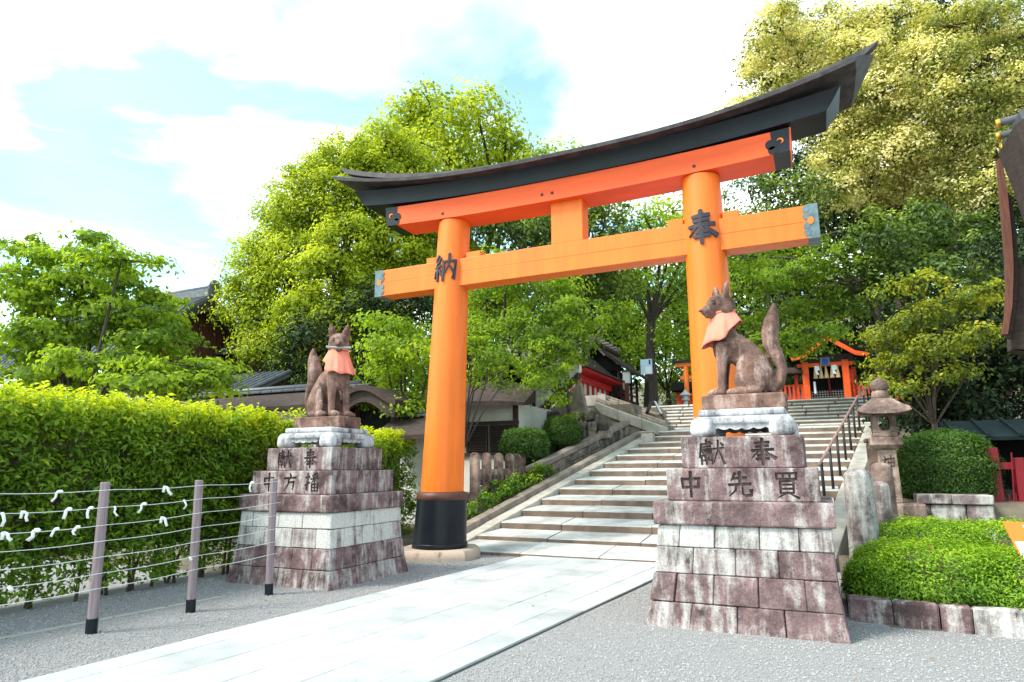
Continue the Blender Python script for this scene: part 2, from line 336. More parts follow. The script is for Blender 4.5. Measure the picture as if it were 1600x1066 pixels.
def tree(name, label, base, lobes, leafm, dens=1.2, per=26, csize=0.5, leaf=0.16, flat=0.6, inner=0.45, trunk=0.3, group=None, branches=True, tshift=0.0, fork=0.45, cat='tree', up=0.9, twigs=5, fpt=None, bim=0.0):
    base = np.array(base, float)
    t = thing(name, label, cat, base, group)
    P, N, T, CC = crown_points(lobes, dens, per, csize, flat, inner, up, bim=bim)
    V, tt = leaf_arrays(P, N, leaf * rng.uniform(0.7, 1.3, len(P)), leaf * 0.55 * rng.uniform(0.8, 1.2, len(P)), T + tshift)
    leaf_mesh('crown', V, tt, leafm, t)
    cm = np.mean([c for c, r in lobes], 0)
    f = base * (1 - fork) + cm * fork; f[:2] = base[:2] * 0.7 + cm[:2] * 0.3
    if fpt is not None: f = np.array(fpt)
    b = MB(); mid = (base + f) / 2 + rng.normal(0, 0.05, 3)
    b.tube([base - (0, 0, 0.2), base + (0, 0, 0.15), mid, f], [trunk * 1.35, trunk * 1.05, trunk * 0.85, trunk * 0.7], 10)
    b.build('trunk', mBark, t, True)
    if branches:
        lb = MB()
        for (c, r), cc in zip(lobes, CC):
            m1 = (f + c) / 2 + rng.normal(0, 0.15, 3) * np.linalg.norm(c - f) * 0.5 + (0, 0, 0.1 * np.linalg.norm(c - f))
            rr = trunk * min(0.5, 0.25 + 0.1 * r[0])
            lb.tube([f - (0, 0, 0.1), m1, c], [rr, rr * 0.7, rr * 0.4], 6, caps=False)
            for e in cc[rng.permutation(len(cc))[:twigs]]:
                m2 = (c + e) / 2 + rng.normal(0, 0.08, 3) * np.linalg.norm(e - c)
                lb.tube([c, m2, e], [rr * 0.35, rr * 0.22, rr * 0.08], 4, caps=False)
        lb.build('limbs', mBark, t, True)
    return t
def shell_leaves(c, r, n, leaf, rough=0.03, power=2.0, zmin=-1.0, up=0.3):
    """leaf centres and normals on a clipped (super-)ellipsoid shrub"""
    u = rng.normal(size=(n * 2, 3)); u /= np.linalg.norm(u, axis=1, keepdims=True)
    u = u[u[:, 2] > zmin][:n]
    s = (np.abs(u) ** power).sum(1) ** (-1 / power); p = u * s[:, None]
    nn = np.sign(p) * np.abs(p) ** (power - 1) / np.array(r); nn /= np.linalg.norm(nn, axis=1, keepdims=True)
    lump = 1 + 0.05 * np.sin(p[:, 0] * 7 + 1) * np.sin(p[:, 1] * 8 + 2) + 0.04 * np.sin(p[:, 2] * 11)
    depth = rng.random(n if len(p) >= n else len(p)) ** 2 * rough * 4
    P = np.array(c) + p * np.array(r) * lump[:, None] - nn * depth[:, None] + rng.normal(size=p.shape) * rough
    return P, nn + np.array([0, 0, up]) + rng.normal(size=p.shape) * 0.55, nn, depth / (rough * 4 + 1e-6)

# ================================================================== THE SETTING
def stair_z(Y): return 0.026 + 0.251 * (Y - 11.7)
def side_x(Y): return -6.7 + 0.165 * (Y - 11.7)      # inner edge of the left stair side
def rside_x(Y): return 0.34 + 0.152 * (Y - 15.9)     # inner edge of the right stair side
def hgt(X, Y):
    l = side_x(Y); r = rside_x(Y)
    if Y < 11.7: a = 0.0
    elif Y < 22.6: a = stair_z(Y) - 0.35
    elif Y < 27.2: a = 2.6 + (Y - 24) * 0.35 if Y > 24 else 2.45 + 0.1 * (Y - 22.6)
    else: a = 3.95
    if X < l - 1.0:                                  # left: terrain falls away below the walls
        lo = min(0.35 * max(0, Y - 12.5), 0.9) if Y < 21 else 0.9
        if Y > 23.3: lo = 3.85
        t = min(1, (l - 1.0 - X) / 0.8); a = a * (1 - t) + min(a, lo) * t if Y <= 23.3 else lo
        if X < -12.5: a = a * max(0, 1 - (-12.5 - X) / 1.5) if Y < 40 else a
    elif X > r + 0.5:
        t = min(1, (X - r - 0.5) / 0.5); hi = 0.0 if Y < 8.1 else (0.15 if Y < 12.2 else min(0.95 + 0.12 * (Y - 11.9), 4))
        a = a * (1 - t) + hi * t
    if Y > 40: a += (Y - 40) * 0.35 if X > -10 else (Y - 40) * 0.15
    return a
gs = MB()
g0 = [(-900, -900, 0), (900, -900, 0), (900, 8.0, 0), (-900, 8.0, 0)]
gs.add(g0, [(0, 1, 2, 3)])
ground = structure(gs.build('ground', mGround))
xs = np.concatenate([[-900, -200, -90, -60, -40], np.arange(-30, 24.1, 0.5), [30, 45, 80, 200, 900]]); ys = np.concatenate([np.arange(8.0, 46, 0.5), [50, 60, 75, 100, 160, 900]])
HV = [(x, y, min(hgt(x, y), 22) - (0.004 if y > 8 else 0)) for y in ys for x in xs]
nx = len(xs)
HF = [(j * nx + i, j * nx + i + 1, (j + 1) * nx + i + 1, (j + 1) * nx + i) for j in range(len(ys) - 1) for i in range(nx - 1)]
mi = [0 if (ys[j] < 12.0 and -9.2 < xs[i] < 0.4) else 1 for j in range(len(ys) - 1) for i in range(nx - 1)]
structure(mk('hillside', HV, HF, [mGround, mMoss], mi=mi))

# gravel: small stones lying on the ground near the camera
def path_l(Y): return -5.02 + 0.083 * (Y - 11.3)
def path_r(Y): return -2.17 + 0.093 * (Y - 11.3)
n = 60000
gx = rng.uniform(-9, 2.2, n * 3); gy = 2.0 + 9.6 * rng.random(n * 3) ** 1.5
ok = ((gx < path_l(gy) - 0.03) | (gx > path_r(gy) + 0.03)) & ~((gx > -8.0) & (gx < -6.05) & (gy > 7.4) & (gy < 9.4)) & ~((gx > -1.8) & (gx < 0.12) & (gy > 7.1) & (gy < 9.1)) & ~((gx > 0.12) & (gy > 7.95)) & (gx > -8.55)
gx, gy = gx[ok][:n], gy[ok][:n]; n = len(gx)
octv = np.array([(1, 0, 0), (0, 1, 0), (-1, 0, 0), (0, -1, 0), (0, 0, 0.8), (0, 0, -0.5)], float)
octf = np.array([(0, 1, 4), (1, 2, 4), (2, 3, 4), (3, 0, 4), (1, 0, 5), (2, 1, 5), (3, 2, 5), (0, 3, 5)])
sz = rng.uniform(0.006, 0.014, n); an = rng.random(n) * 6.28
o = octv[None] * sz[:, None, None] * rng.uniform(0.6, 1.3, (n, 6, 1))
ox = o[:, :, 0] * np.cos(an)[:, None] - o[:, :, 1] * np.sin(an)[:, None]; oy = o[:, :, 0] * np.sin(an)[:, None] + o[:, :, 1] * np.cos(an)[:, None]
GV = np.stack([ox + gx[:, None], oy + gy[:, None], o[:, :, 2] + 0.003], 2).reshape(-1, 3); GF = (octf[None] + (np.arange(n) * 6)[:, None, None]).reshape(-1, 3)
stuff(mk('gravel', GV, GF, mPeb), 'loose grey gravel stones beside the paved path')

k_ = 150; lx = rng.uniform(-8.5, -6.2, k_); ly = rng.uniform(3.2, 9.5, k_); lx[110:] = rng.uniform(-6, 2, 40); ly[110:] = rng.uniform(4, 11, 40)
ok = ~((lx > -8.0) & (ly > 7.3) & (lx < -6)) & ~((lx > -1.85) & (lx < .2) & (ly > 7)) & ~((lx > .1) & (ly > 7.9)); lx, ly = lx[ok], ly[ok]
LV, lt = leaf_arrays(np.stack([lx, ly, np.where((lx > path_l(ly)) & (lx < path_r(ly)), .042, .018)], 1), np.array([0, 0, 1.0]) + rng.normal(0, .25, (len(lx), 3)), rng.uniform(.02, .05, len(lx)), rng.uniform(.012, .025, len(lx)), rng.random(len(lx)))
leaf_mesh('fallen_leaves', LV, lt, leafmat('dry_leaf', (.10, .05, .02), (.42, .20, .04), .1, .8))['label'] = 'scattered dry brown leaves on gravel and path'
# paved path, slab by slab
bed = MB(); bed.hexa([(path_l(-4), -4, -0.03), (path_r(-4), -4, -0.03), (path_r(11.5), 11.5, -0.03), (path_l(11.5), 11.5, -0.03), (path_l(-4), -4, 0.012), (path_r(-4), -4, 0.012), (path_r(11.5), 11.5, 0.012), (path_l(11.5), 11.5, 0.012)])
path = structure(bed.build('path', mBed))
cols = [0, 0.12, 0.315, 0.505, 0.69, 0.88, 1.0]
for c in range(6):
    y = -4 + rng.uniform(0, 0.9)
    y0 = -4
    while y0 < 11.45:
        y1 = min(11.48, y0 + (rng.uniform(0.75, 1.25) if 0 < c < 5 else rng.uniform(1.1, 1.7)))
        if 11.48 - y1 < 0.4: y1 = 11.48
        g = 0.003
        def px(f, Y): return path_l(Y) * (1 - f) + path_r(Y) * f
        a, b = cols[c], cols[c + 1]; z = 0.03 + rng.normal(0, 0.0012)
        rough_block([(px(a, y0) + g, y0 + g, 0), (px(b, y0) - g, y0 + g, 0), (px(b, y1) - g, y1 - g, 0), (px(a, y1) + g, y1 - g, 0),
                     (px(a, y0) + g, y0 + g, z), (px(b, y0) - g, y0 + g, z), (px(b, y1) - g, y1 - g, z), (px(a, y1) + g, y1 - g, z)], 'paving_stone', mPave, path, bev=0.004, jit=0.0008)
        y0 = y1
sb = MB(); sb.hexa([(-7.55, 3.0, -.02), (-7.43, 3.0, -.02), (-7.05, 6.6, -.02), (-7.12, 6.6, -.02), (-7.55, 3.0, .012), (-7.43, 3.0, .012), (-7.05, 6.6, .012), (-7.12, 6.6, .012)])
structure(sb.build('kerb_strip', mFCon))

# ================================================================== STONE STAIRS
st = thing('stone_stairs', 'broad worn stone stairs climbing from the paved path behind the gate', 'stairs', (-3.2, 11.7, 0))
def step(Y, z0, z1, zback, depth, xl, xr, cuts, bw=0.018):
    xs_ = [xl] + [xl + (xr - xl) * c for c in cuts] + [xr]
    for a, b in zip(xs_[:-1], xs_[1:]):
        dz = rng.normal(0, 0.003); g = 0.003
        P = [(a + g, Y, z0), (b - g, Y, z0), (b - g, Y + depth + .03, z0), (a + g, Y + depth + .03, z0), (a + g, Y, z1 + dz), (b - g, Y, z1 + dz), (b - g, Y + depth + .03, zback + dz), (a + g, Y + depth + .03, zback + dz)]
        P = np.array(P) + rng.normal(0, 0.0025, (8, 3))
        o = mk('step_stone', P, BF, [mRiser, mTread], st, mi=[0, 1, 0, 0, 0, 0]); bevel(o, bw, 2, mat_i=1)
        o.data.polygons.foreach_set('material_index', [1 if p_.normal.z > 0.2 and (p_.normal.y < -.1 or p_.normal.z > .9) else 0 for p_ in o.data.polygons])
def rcuts(k): 
    c = np.sort((np.arange(1, k) + rng.uniform(-0.28, 0.28, k - 1)) / k); return list(c)
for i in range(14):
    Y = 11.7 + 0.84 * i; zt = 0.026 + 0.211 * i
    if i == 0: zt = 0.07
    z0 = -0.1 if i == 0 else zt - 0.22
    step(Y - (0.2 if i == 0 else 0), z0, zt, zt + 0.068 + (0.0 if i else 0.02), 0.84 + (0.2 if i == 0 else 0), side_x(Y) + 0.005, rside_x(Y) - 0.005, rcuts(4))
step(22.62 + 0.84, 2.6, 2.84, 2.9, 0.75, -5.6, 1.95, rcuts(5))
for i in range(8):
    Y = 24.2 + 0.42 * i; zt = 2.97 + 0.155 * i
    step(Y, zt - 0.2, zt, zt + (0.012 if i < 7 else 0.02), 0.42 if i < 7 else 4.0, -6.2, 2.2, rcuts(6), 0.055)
# sloping stone sides of the stairs
def slope_run(name, Y0, Y1, xa, xb, dz0, dz1, m, seg, fx, par, bev=0.015, zf=stair_z):
    n = max(1, int(round((Y1 - Y0) / seg))); ysn = np.linspace(Y0, Y1, n + 1)
    for a, b in zip(ysn[:-1], ysn[1:]):
        g = 0.004
        rough_block([(fx(a) + xa, a + g, zf(a) + dz0), (fx(a) + xb, a + g, zf(a) + dz0), (fx(b) + xb, b - g, zf(b) + dz0), (fx(b) + xa, b - g, zf(b) + dz0),
                     (fx(a) + xa, a + g, zf(a) + dz1), (fx(a) + xb, a + g, zf(a) + dz1), (fx(b) + xb, b - g, zf(b) + dz1), (fx(b) + xa, b - g, zf(b) + dz1)], name, m, par, bev=bev, jit=0.004, seg=2)
slope_run('side_slab', 11.45, 22.0, -0.31, -0.003, -0.6, 0.0, mSide, 1.9, side_x, st)
slope_run('side_slab', 11.7, 22.7, 0.003, 0.36, -0.6, 0.06, mSide, 1.9, rside_x, st)
kb = thing('stair_kerb', 'brown sloping stone kerb along the left side of the stairs', 'kerb', (side_x(11.5) - 0.4, 11.5, 0))
slope_run('kerb_stone', 11.3, 22.2, -0.56, -0.315, -0.7, 0.13, mKerb, 1.7, side_x, kb, 0.025)
# retaining wall with coping left of the stairs
rw = thing('retaining_wall', 'low stone wall with sloping coping running uphill left of the stairs', 'wall', (side_x(17) - 1.0, 17, 1.2))
slope_run('coping_stone', 16.4, 22.6, -1.22, -0.93, 0.27, 0.43, mKerb, 1.55, side_x, rw, 0.025)
slope_run('wall_core', 16.4, 22.6, -1.2, -1.0, -0.7, 0.262, mDWood, 6.2, side_x, rw)
y = 16.4
while y < 22.5:
    w_ = rng.uniform(0.35, 0.75); e = min(22.6, y + w_)
    hs_ = [-0.35, -0.05 + rng.uniform(-.08, .1), 0.262]
    for a, b in zip(hs_[:-1], hs_[1:]):
        P = [(side_x(y) - 1.05, y + .008, stair_z(y) + a + .006), (side_x(y) - 0.96, y + .008, stair_z(y) + a + .006), (side_x(e) - 0.96, e - .008, stair_z(e) + a + .006), (side_x(e) - 1.05, e - .008, stair_z(e) + a + .006),
             (side_x(y) - 1.05, y + .008, stair_z(y) + b - .006), (side_x(y) - 0.96, y + .008, stair_z(y) + b - .006), (side_x(e) - 0.96, e - .008, stair_z(e) + b - .006), (side_x(e) - 1.05, e - .008, stair_z(e) + b - .006)]
        rough_block(P, 'wall_stone', mRub, rw, 0.1 + 0.12 * rng.random(), 0.02, 0.012)
    y = e
# short stone post at the head of the left stair side
pp = thing('stone_bollard', 'short buff stone post at the head of the left stair side', 'stone post', ony(1013, 690, 21.6))
c = ony(1013, 690, 21.6)
bevel(MB().box(c[0] - .19, c[0] + .19, c[1] - .19, c[1] + .19, c[2] - .25, c[2] + .27).build('shaft', mSide, pp), 0.03, 2)
bevel(MB().box(c[0] - .21, c[0] + .21, c[1] - .21, c[1] + .21, c[2] + .273, c[2] + .33).build('cap', mSide, pp), 0.03, 2)

# side steps rising left from the landing
ss = thing('side_steps', 'brown stone side steps rising left from the landing to the red shrine', 'stairs', (-5.6, 23.2, 2.85))
A = ony(1042, 668, 23.0); B_ = ony(930, 628, 23.6)
for i in range(7):
    f = i / 7; p = A * (1 - f) + B_ * f; q = A * (1 - (i + 1) / 7) + B_ * (i + 1) / 7
    rough_block([(q[0], p[1] + 0.2, q[2] - 0.35), (p[0], p[1] + 0.2, q[2] - 0.35), (p[0], p[1] + 3.2, q[2] - 0.35), (q[0], p[1] + 3.2, q[2] - 0.35), (q[0], p[1] + 0.2, q[2] - 0.05), (p[0], p[1] + 0.2, q[2] - 0.05), (p[0], p[1] + 3.2, q[2] - 0.05), (q[0], p[1] + 3.2, q[2] - 0.05)], 'step_stone', mKerb, ss)
for k in range(5):
    o_ = np.array([-0.10 * k, 0.42 * k, 0.135 * k])
    for i in range(3):
        p = A * (1 - i / 3) + B_ * i / 3 + o_; q = A * (1 - (i + 1) / 3) + B_ * (i + 1) / 3 + o_; hh = .4 if k == 0 else .2
        rough_block([(q[0] + .01, q[1] - .1, q[2] - hh), (p[0], p[1] - .1, p[2] - hh), (p[0], p[1] + .36, p[2] - hh), (q[0] + .01, q[1] + .36, q[2] - hh), (q[0] + .01, q[1] - .1, q[2]), (p[0], p[1] - .1, p[2]), (p[0], p[1] + .36, p[2]), (q[0] + .01, q[1] + .36, q[2])], 'edge_beam', mSide if k == 0 else mKerb, ss, bev=0.03)

# rubble wall under the side steps
rb = thing('rubble_wall', 'rough rubble stone wall below the side steps behind the round shrubs', 'wall', (-8, 23.2, 1.0))
MB().prism([(-11.5, 23.6, 0.5), (-5.75, 23.6, 0.5), (-5.75, 23.6, 2.5), (-7.6, 23.6, 3.5), (-11.5, 23.6, 3.75)], (0, 0.4, 0)).build('wall_core', mDWood, rb)
def rubble(cx, cy, cz, rx, ry, rz, par, name='rubble_stone', m=mRub, col=0.1):
    u = np.array([(-1, -1, -1), (1, -1, -1), (1, 1, -1), (-1, 1, -1), (-1, -1, 1), (1, -1, 1), (1, 1, 1), (-1, 1, 1)], float)
    V = u * np.array([rx, ry, rz]) * rng.uniform(0.72, 1.08, (8, 3)) + (cx, cy, cz)
    return bevel(mk(name, V, BF, m, par, col=col), min(rx, rz) * 0.45, 2)
zrow = 1.0
while zrow < 3.7:
    hh = rng.uniform(0.2, 0.34); x = -11.2 + rng.uniform(0, .3)
    while x < -5.75:
        w_ = rng.uniform(0.18, 0.38)
        top = 2.5 + (-5.75 - x) * 0.55 if x > -7.6 else 3.7
        if zrow + hh * .5 < top and x > -9.6: rubble(x + w_, 23.5, zrow + hh / 2 + rng.normal(0, .04), w_ * 1.02, 0.2, hh * .55, rb, col=rng.uniform(-0.05, 0.3))
        x += 2 * w_
    zrow += hh

rb2 = thing('rubble_wall', 'dark rubble stone wall just behind the coping of the retaining wall', 'wall', (-7.3, 20.4, 1.5))
zrow = 1.6
while zrow < 3.3:
    hh = rng.uniform(0.2, 0.32); x = -8.6 + rng.uniform(0, .3)
    while x < -6.35:
        w_ = rng.uniform(0.13, 0.27)
        if zrow + hh * .5 < 3.35 - max(0, x + 7.2) * .5: rubble(x + w_, 20.55 + rng.normal(0, .03), zrow + hh / 2 + rng.normal(0, .05), w_ * 1.04, 0.2, hh * .58, rb2, col=rng.uniform(-0.1, 0.35))
        x += 2 * w_
    zrow += hh
MB().prism([(-8.7, 20.66, 0.6), (-6.4, 20.66, 0.6), (-6.4, 20.66, 2.8), (-7.2, 20.66, 3.25), (-8.7, 20.66, 3.3)], (0, 0.12, 0)).build('wall_core', mDark, rb2)

# ================================================================== TORII GATE
TY = 11.0; TXC = -3.86
tg = thing('torii_gate', 'tall vermilion torii gate with black curved top beam over the stairs', 'torii gate', (TXC, TY, 0))
def pil(xb, xt):                                     # leaning round pillar
    ln = (xt - xb) / 6.4
    b = MB(); b.lathe([(0.405, 0.2), (0.40, 1.3), (0.375, 2.6), (0.345, 4.2), (0.318, 6.2), (0.315, 6.425)], 48, (xb, TY), (ln, 0))
    p = smooth_angle(b.build('pillar', mVerm, tg, True), 40)
    MB().lathe([(0.50, 0.17), (0.497, 0.2), (0.465, 1.02), (0.463, 1.045)], 48, (xb, TY), (ln, 0)).build('sleeve', mBlack, p, True)
    MB().lathe([(0.515, 0.172), (0.515, 0.25), (0.508, 0.256)], 48, (xb, TY), (ln, 0)).build('sleeve_ring', mBlack, p, True)
    MB().lathe([(0.44, 1.0), (0.478, 1.046), (0.472, 1.15), (0.40, 1.175)], 48, (xb, TY), (ln, 0)).build('band', mRust, p, True)
    for k in range(4):                               # rounded base of four stones
        bb = MB(); pr = [(0.30, 0.0), (0.80, -0.03), (0.81, 0.05), (0.79, 0.12), (0.74, 0.165), (0.30, 0.175)]
        V = []; ns = 10
        for j in range(ns + 1):
            t = pi / 4 + k * pi / 2 + 0.006 + (pi / 2 - 0.012) * j / ns + 0.3
            sq = 1.0 / max(abs(cos(t - 0.3)), abs(sin(t - 0.3))) ** 0.45
            for r, z in pr: V.append((xb + r * cos(t) * (sq if r > .4 else 1) * .93, TY + r * sin(t) * (sq if r > .4 else 1) * .93, z))
        m_ = len(pr); F = [(j * m_ + i, j * m_ + (i + 1) % m_, (j + 1) * m_ + (i + 1) % m_, (j + 1) * m_ + i) for j in range(ns) for i in range(m_)] + [tuple(range(m_))[::-1], tuple(ns * m_ + i for i in range(m_))]
        o = mk('base_stone', V, F, mLant, tg, col=0.55); smooth_angle(o, 35)
    return p, ln
pL, lnL = pil(-6.53, -6.28); pR, lnR = pil(-1.39, -1.45)
def curve_beam(name, prof, x0, x1, zc, m, par, n=40, endcut=0.0, smooth=True):
    """beam along X: profile of (y, z) points, lifted by zc(x); end cut leans outwards at the top by endcut"""
    k = len(prof); V = []; zr = [p[1] for p in prof]; zlo, zhi = min(zr), max(zr)
    for i in range(n + 1):
        f = i / n
        for yy, zz in prof:
            e = endcut * ((zz - zlo) / (zhi - zlo + 1e-6)); x = (x0 - e) * (1 - f) + (x1 + e) * f
            V.append((x, TY + yy, zz + zc(x)))
    F = [(i * k + j, (i + 1) * k + j, (i + 1) * k + (j + 1) % k, i * k + (j + 1) % k) for i in range(n) for j in range(k)] + [tuple(range(k)), tuple(n * k + j for j in range(k))[::-1]]
    o = mk(name, V, F, m, par); return smooth_angle(o, 30) if smooth else o
def cz(a, p=2.2): return lambda x: a * (abs(x - TXC) / 4.6) ** p
# penetrating beam
nb = MB().box(-8.0, 0.27, TY - 0.19, TY + 0.19, 5.07, 5.338).build('lower_beam', mVerm, tg); bevel(nb, 0.006, 2)
nb2 = MB().box(-8.0, 0.27, TY - 0.19, TY + 0.19, 5.3405, 5.61).build('beam_board', mVerm, nb); bevel(nb2, 0.006, 2)
for x0, x1 in ((-8.035, -7.86), (0.13, 0.305)):      # patinated end fittings
    mk('end_fitting', *(lambda b: (b.V, b.F))(MB().box(x0, x1 if x0 < -4 else x1, TY - 0.2, TY + 0.2, 5.06, 5.62)), mPatina, nb)
for xs_, xe, ri in ((-6.83, -6.60, 0), (-5.93, -5.62, 1), (-2.02, -1.76, 0), (-1.12, -0.86, 1)):   # wedges by the pillars
    hi_, lo_ = (5.735, 5.71)
    pts = [(xs_, TY - .15, 5.613), (xe, TY - .15, 5.613), (xe, TY - .15, 5.735), (xs_, TY - .15, 5.735)]
    bevel(MB().prism(pts, (0, .3, 0)).build('wedge', mVerm, tg), 0.008)
bevel(MB().box(-4.14, -3.53, TY - .17, TY + .17, 5.613, 6.42).build('strut', mVerm, tg), 0.01)
# upper beam (vermilion) and black top beam
sh = curve_beam('upper_beam', [(-0.325, 6.41), (-0.325, 6.80), (0.325, 6.80), (0.325, 6.41)], -7.66, 0.0, cz(0.15, 2.4), mBeam, tg, endcut=0.03)
for sgn in (-1, 1):
    xa = TXC + sgn * 3.845; xb_ = TXC + sgn * 3.60
    k = curve_beam('end_fitting', [(-0.332, 6.405), (-0.332, 6.80), (0.332, 6.80), (0.332, 6.405)], min(xa, xb_), max(xa, xb_), cz(0.15, 2.4), mBlack, sh, n=3, endcut=0.02)
    # scalloped inner outline and vermilion comma spot on the fitting
    for fy in (-0.335, ):
        zc_ = cz(0.15, 2.4)(xa)
        sc = MB()
        for (dx, dz_, rr) in ((0.27, 0.13, 0.085), (0.25, 0.03, 0.07)):
            pts = [(xa - sgn * dx + rr * cos(t), TY + fy + 0.001, 6.43 + zc_ + dz_ + rr * sin(t)) for t in np.linspace(0, 2 * pi, 15)[:-1]]
            sc.prism(pts, (0, -0.006, 0))
        sc.build('fitting_scallop', mBlack, k)
        cm_ = MB(); pts = []
        for t in np.linspace(0, 1.5 * pi, 12): pts.append((xa - sgn * (0.125 + 0.05 * cos(t)), TY + fy - 0.004, 6.60 + zc_ + 0.05 * sin(t)))
        for t in np.linspace(1.5 * pi, 0, 12): pts.append((xa - sgn * (0.125 + (0.05 - 0.034 * sin(t / 1.5)) * cos(t)), TY + fy - 0.004, 6.60 + zc_ + (0.05 - 0.034 * sin(t / 1.5)) * sin(t)))
        for i in range(11):
            cm_.prism([pts[i], pts[i + 1], pts[22 - i], pts[23 - i]], (0, -0.006, 0))
        cm_.build('comma_mark', mVerm, k)
for sgn, xx in ((-1, -7.86), (1, 0.13)):             # scallops and holes of the lower beam fittings
    sc = MB()
    for dz_ in (5.16, 5.27, 5.43, 5.54):
        pts = [(xx + 0.05 * cos(t), TY - 0.199, dz_ + 0.055 * sin(t)) for t in np.linspace(0, 2 * pi, 13)[:-1]]; sc.prism(pts, (0, -0.007, 0))
    sc.build('fitting_scallop', mPatina, nb)
    pts = [(xx + sgn * 0.06 + 0.045 * cos(t), TY - 0.2035, 5.35 + 0.06 * sin(t)) for t in np.linspace(0, 2 * pi, 15)[:-1]]
    MB().prism(pts, (0, -0.006, 0)).build('fitting_hole', mVerm, nb)
ks = curve_beam('top_beam', [(-0.36, 6.802), (-0.36, 6.93), (-0.44, 7.10), (0.44, 7.10), (0.36, 6.93), (0.36, 6.802)], -8.26, 0.56, cz(0.26, 2.4), mBlack, tg, endcut=0.22)
rf = curve_beam('roof', [(-0.66, 7.075), (-0.705, 7.055), (-0.72, 7.115), (-0.05, 7.38), (0.05, 7.38), (0.72, 7.115), (0.705, 7.055), (0.66, 7.075), (0.3, 7.102), (-0.3, 7.102)], -8.78, 0.98, cz(0.44, 2.6), mRoofM, tg, n=60, endcut=0.34)
rd = curve_beam('roof_ridge', [(-0.09, 7.35), (-0.09, 7.46), (0.09, 7.46), (0.09, 7.35)], -9.0, 1.20, cz(0.50, 2.7), mRoofM, rf, n=60, endcut=0.2)
# small nail heads on the upper beam
for xx in (-6.37, -4.25, -4.05, -1.5):
    MB().lathe([(0.0, 0), (0.03, 0.0), (0.022, 0.02), (0.0, 0.025)], 8).build('tmp', mInk)
    o = bpy.data.objects['tmp']; o.name = 'nail_head'; o.parent = sh; o.rotation_euler = (pi / 2, 0, 0); o.location = Vector((xx, TY - 0.325, 6.55)) - wloc(sh)

# ------------------------------------------------------------------ lettering
H_, G_ = 'H', 'G'
STROKES = {
 '奉': [(25,84,75,87),(28,70,72,73),(12,55,90,59),(51,98,47,62,10,26),(56,58,72,40,95,24),(33,36,68,38),(28,22,73,24),(50,48,50,0)],
 '納': [(27,97,10,77),(10,77,30,73),(37,86,10,54),(10,54,38,58),(24,56,24,4),(12,40,6,18),(34,42,41,24),(51,73,49,2),(50,72,94,75),(94,75,92,6,82,11),(72,99,70,60,55,30),(72,57,87,34)],
 '獻': [(30,99,30,86),(30,92,48,93),(10,84,54,86),(10,84,3,30),(16,73,48,76),(14,62,50,64),(14,62,16,46),(50,64,48,46),(16,54,49,55),(16,46,48,47),(10,37,52,39),(10,37,10,2),(52,39,52,4),(24,33,28,23),(41,33,35,23),(16,18,46,19),(30,18,30,2),(58,64,99,68),(78,97,76,60,56,3),(79,58,99,5),(86,89,95,78)],
 '中': [(16,73,18,36),(15,72,85,75),(85,75,81,37),(18,38,82,40),(50,99,50,0)],
 '先': [(32,93,17,66),(26,74,77,77),(52,99,52,50),(9,50,91,54),(38,50,33,26,8,3),(60,50,60,14,72,6,93,9,93,27)],
 '買': [(14,93,15,72),(14,93,88,95),(88,95,86,72),(38,92,38,74),(62,92,62,74),(15,73,86,74),(26,64,26,18),(26,64,76,66),(76,66,75,18),(28,50,74,51),(28,35,74,36),(26,19,75,20),(40,16,12,0),(60,16,90,0)],
 '方': [(47,99,56,84),(7,72,93,77),(44,72,36,36,7,3),(42,50,78,53),(78,53,72,8,58,13)],
 '播': [(4,76,35,81),(20,99,20,5,10,12),(3,36,37,51),(85,99,52,90),(56,86,61,76),(89,88,82,76),(42,68,99,72),(70,93,70,44),(68,66,41,45),(72,66,99,45),(48,40,48,2),(48,40,92,42),(92,42,92,2),(50,22,91,23),(70,40,70,4),(48,4,92,5)],
 '神': [(20,99,29,86),(5,75,39,79),(37,78,3,40),(22,58,22,0),(28,54,39,41),(50,81,51,34),(50,81,94,83),(94,83,92,34),(51,58,92,59),(51,36,92,37),(71,99,71,0)]}
def strokes(ch, w=7.5):
    """brush strokes of one character as 2-D outlines in a unit box"""
    out = []; r_ = random.Random(ord(ch)); dense = 1.0 if len(STROKES[ch]) < 10 else 0.72
    for st_ in STROKES[ch]:
        P = np.array(st_, float).reshape(-1, 2); P = P + np.array([r_.uniform(-.8, .8), r_.uniform(-.8, .8)]); n = len(P)
        d0 = P[-1] - P[0]; flat_ = abs(d0[1]) < abs(d0[0]) * .2
        if flat_: ws = np.interp(np.linspace(0, 1, n), [0, 1], [1.0, 1.1])
        elif d0[0] < -8 and d0[1] < 0: ws = np.linspace(1.25, 0.35, n)
        elif d0[0] > 8 and d0[1] < 0: ws = np.linspace(0.6, 1.5, n)
        else: ws = np.linspace(1.3, 0.95, n)
        ws = ws * w * .5 * dense; L, R = [], []
        for i in range(n):
            d = P[min(i + 1, n - 1)] - P[max(i - 1, 0)]; d /= np.linalg.norm(d); nv = np.array([-d[1], d[0]])
            e = P[i] - d * ws[i] * .5 * (i == 0) + d * ws[i] * .6 * (i == n - 1)
            L.append(e + nv * ws[i]); R.append(e - nv * ws[i])
        mid0 = P[0] - (P[1] - P[0]) / np.linalg.norm(P[1] - P[0]) * ws[0] * 1.0
        poly = [mid0] + R + L[::-1]
        out.append((np.array(poly) - 50) / 100)
    return out
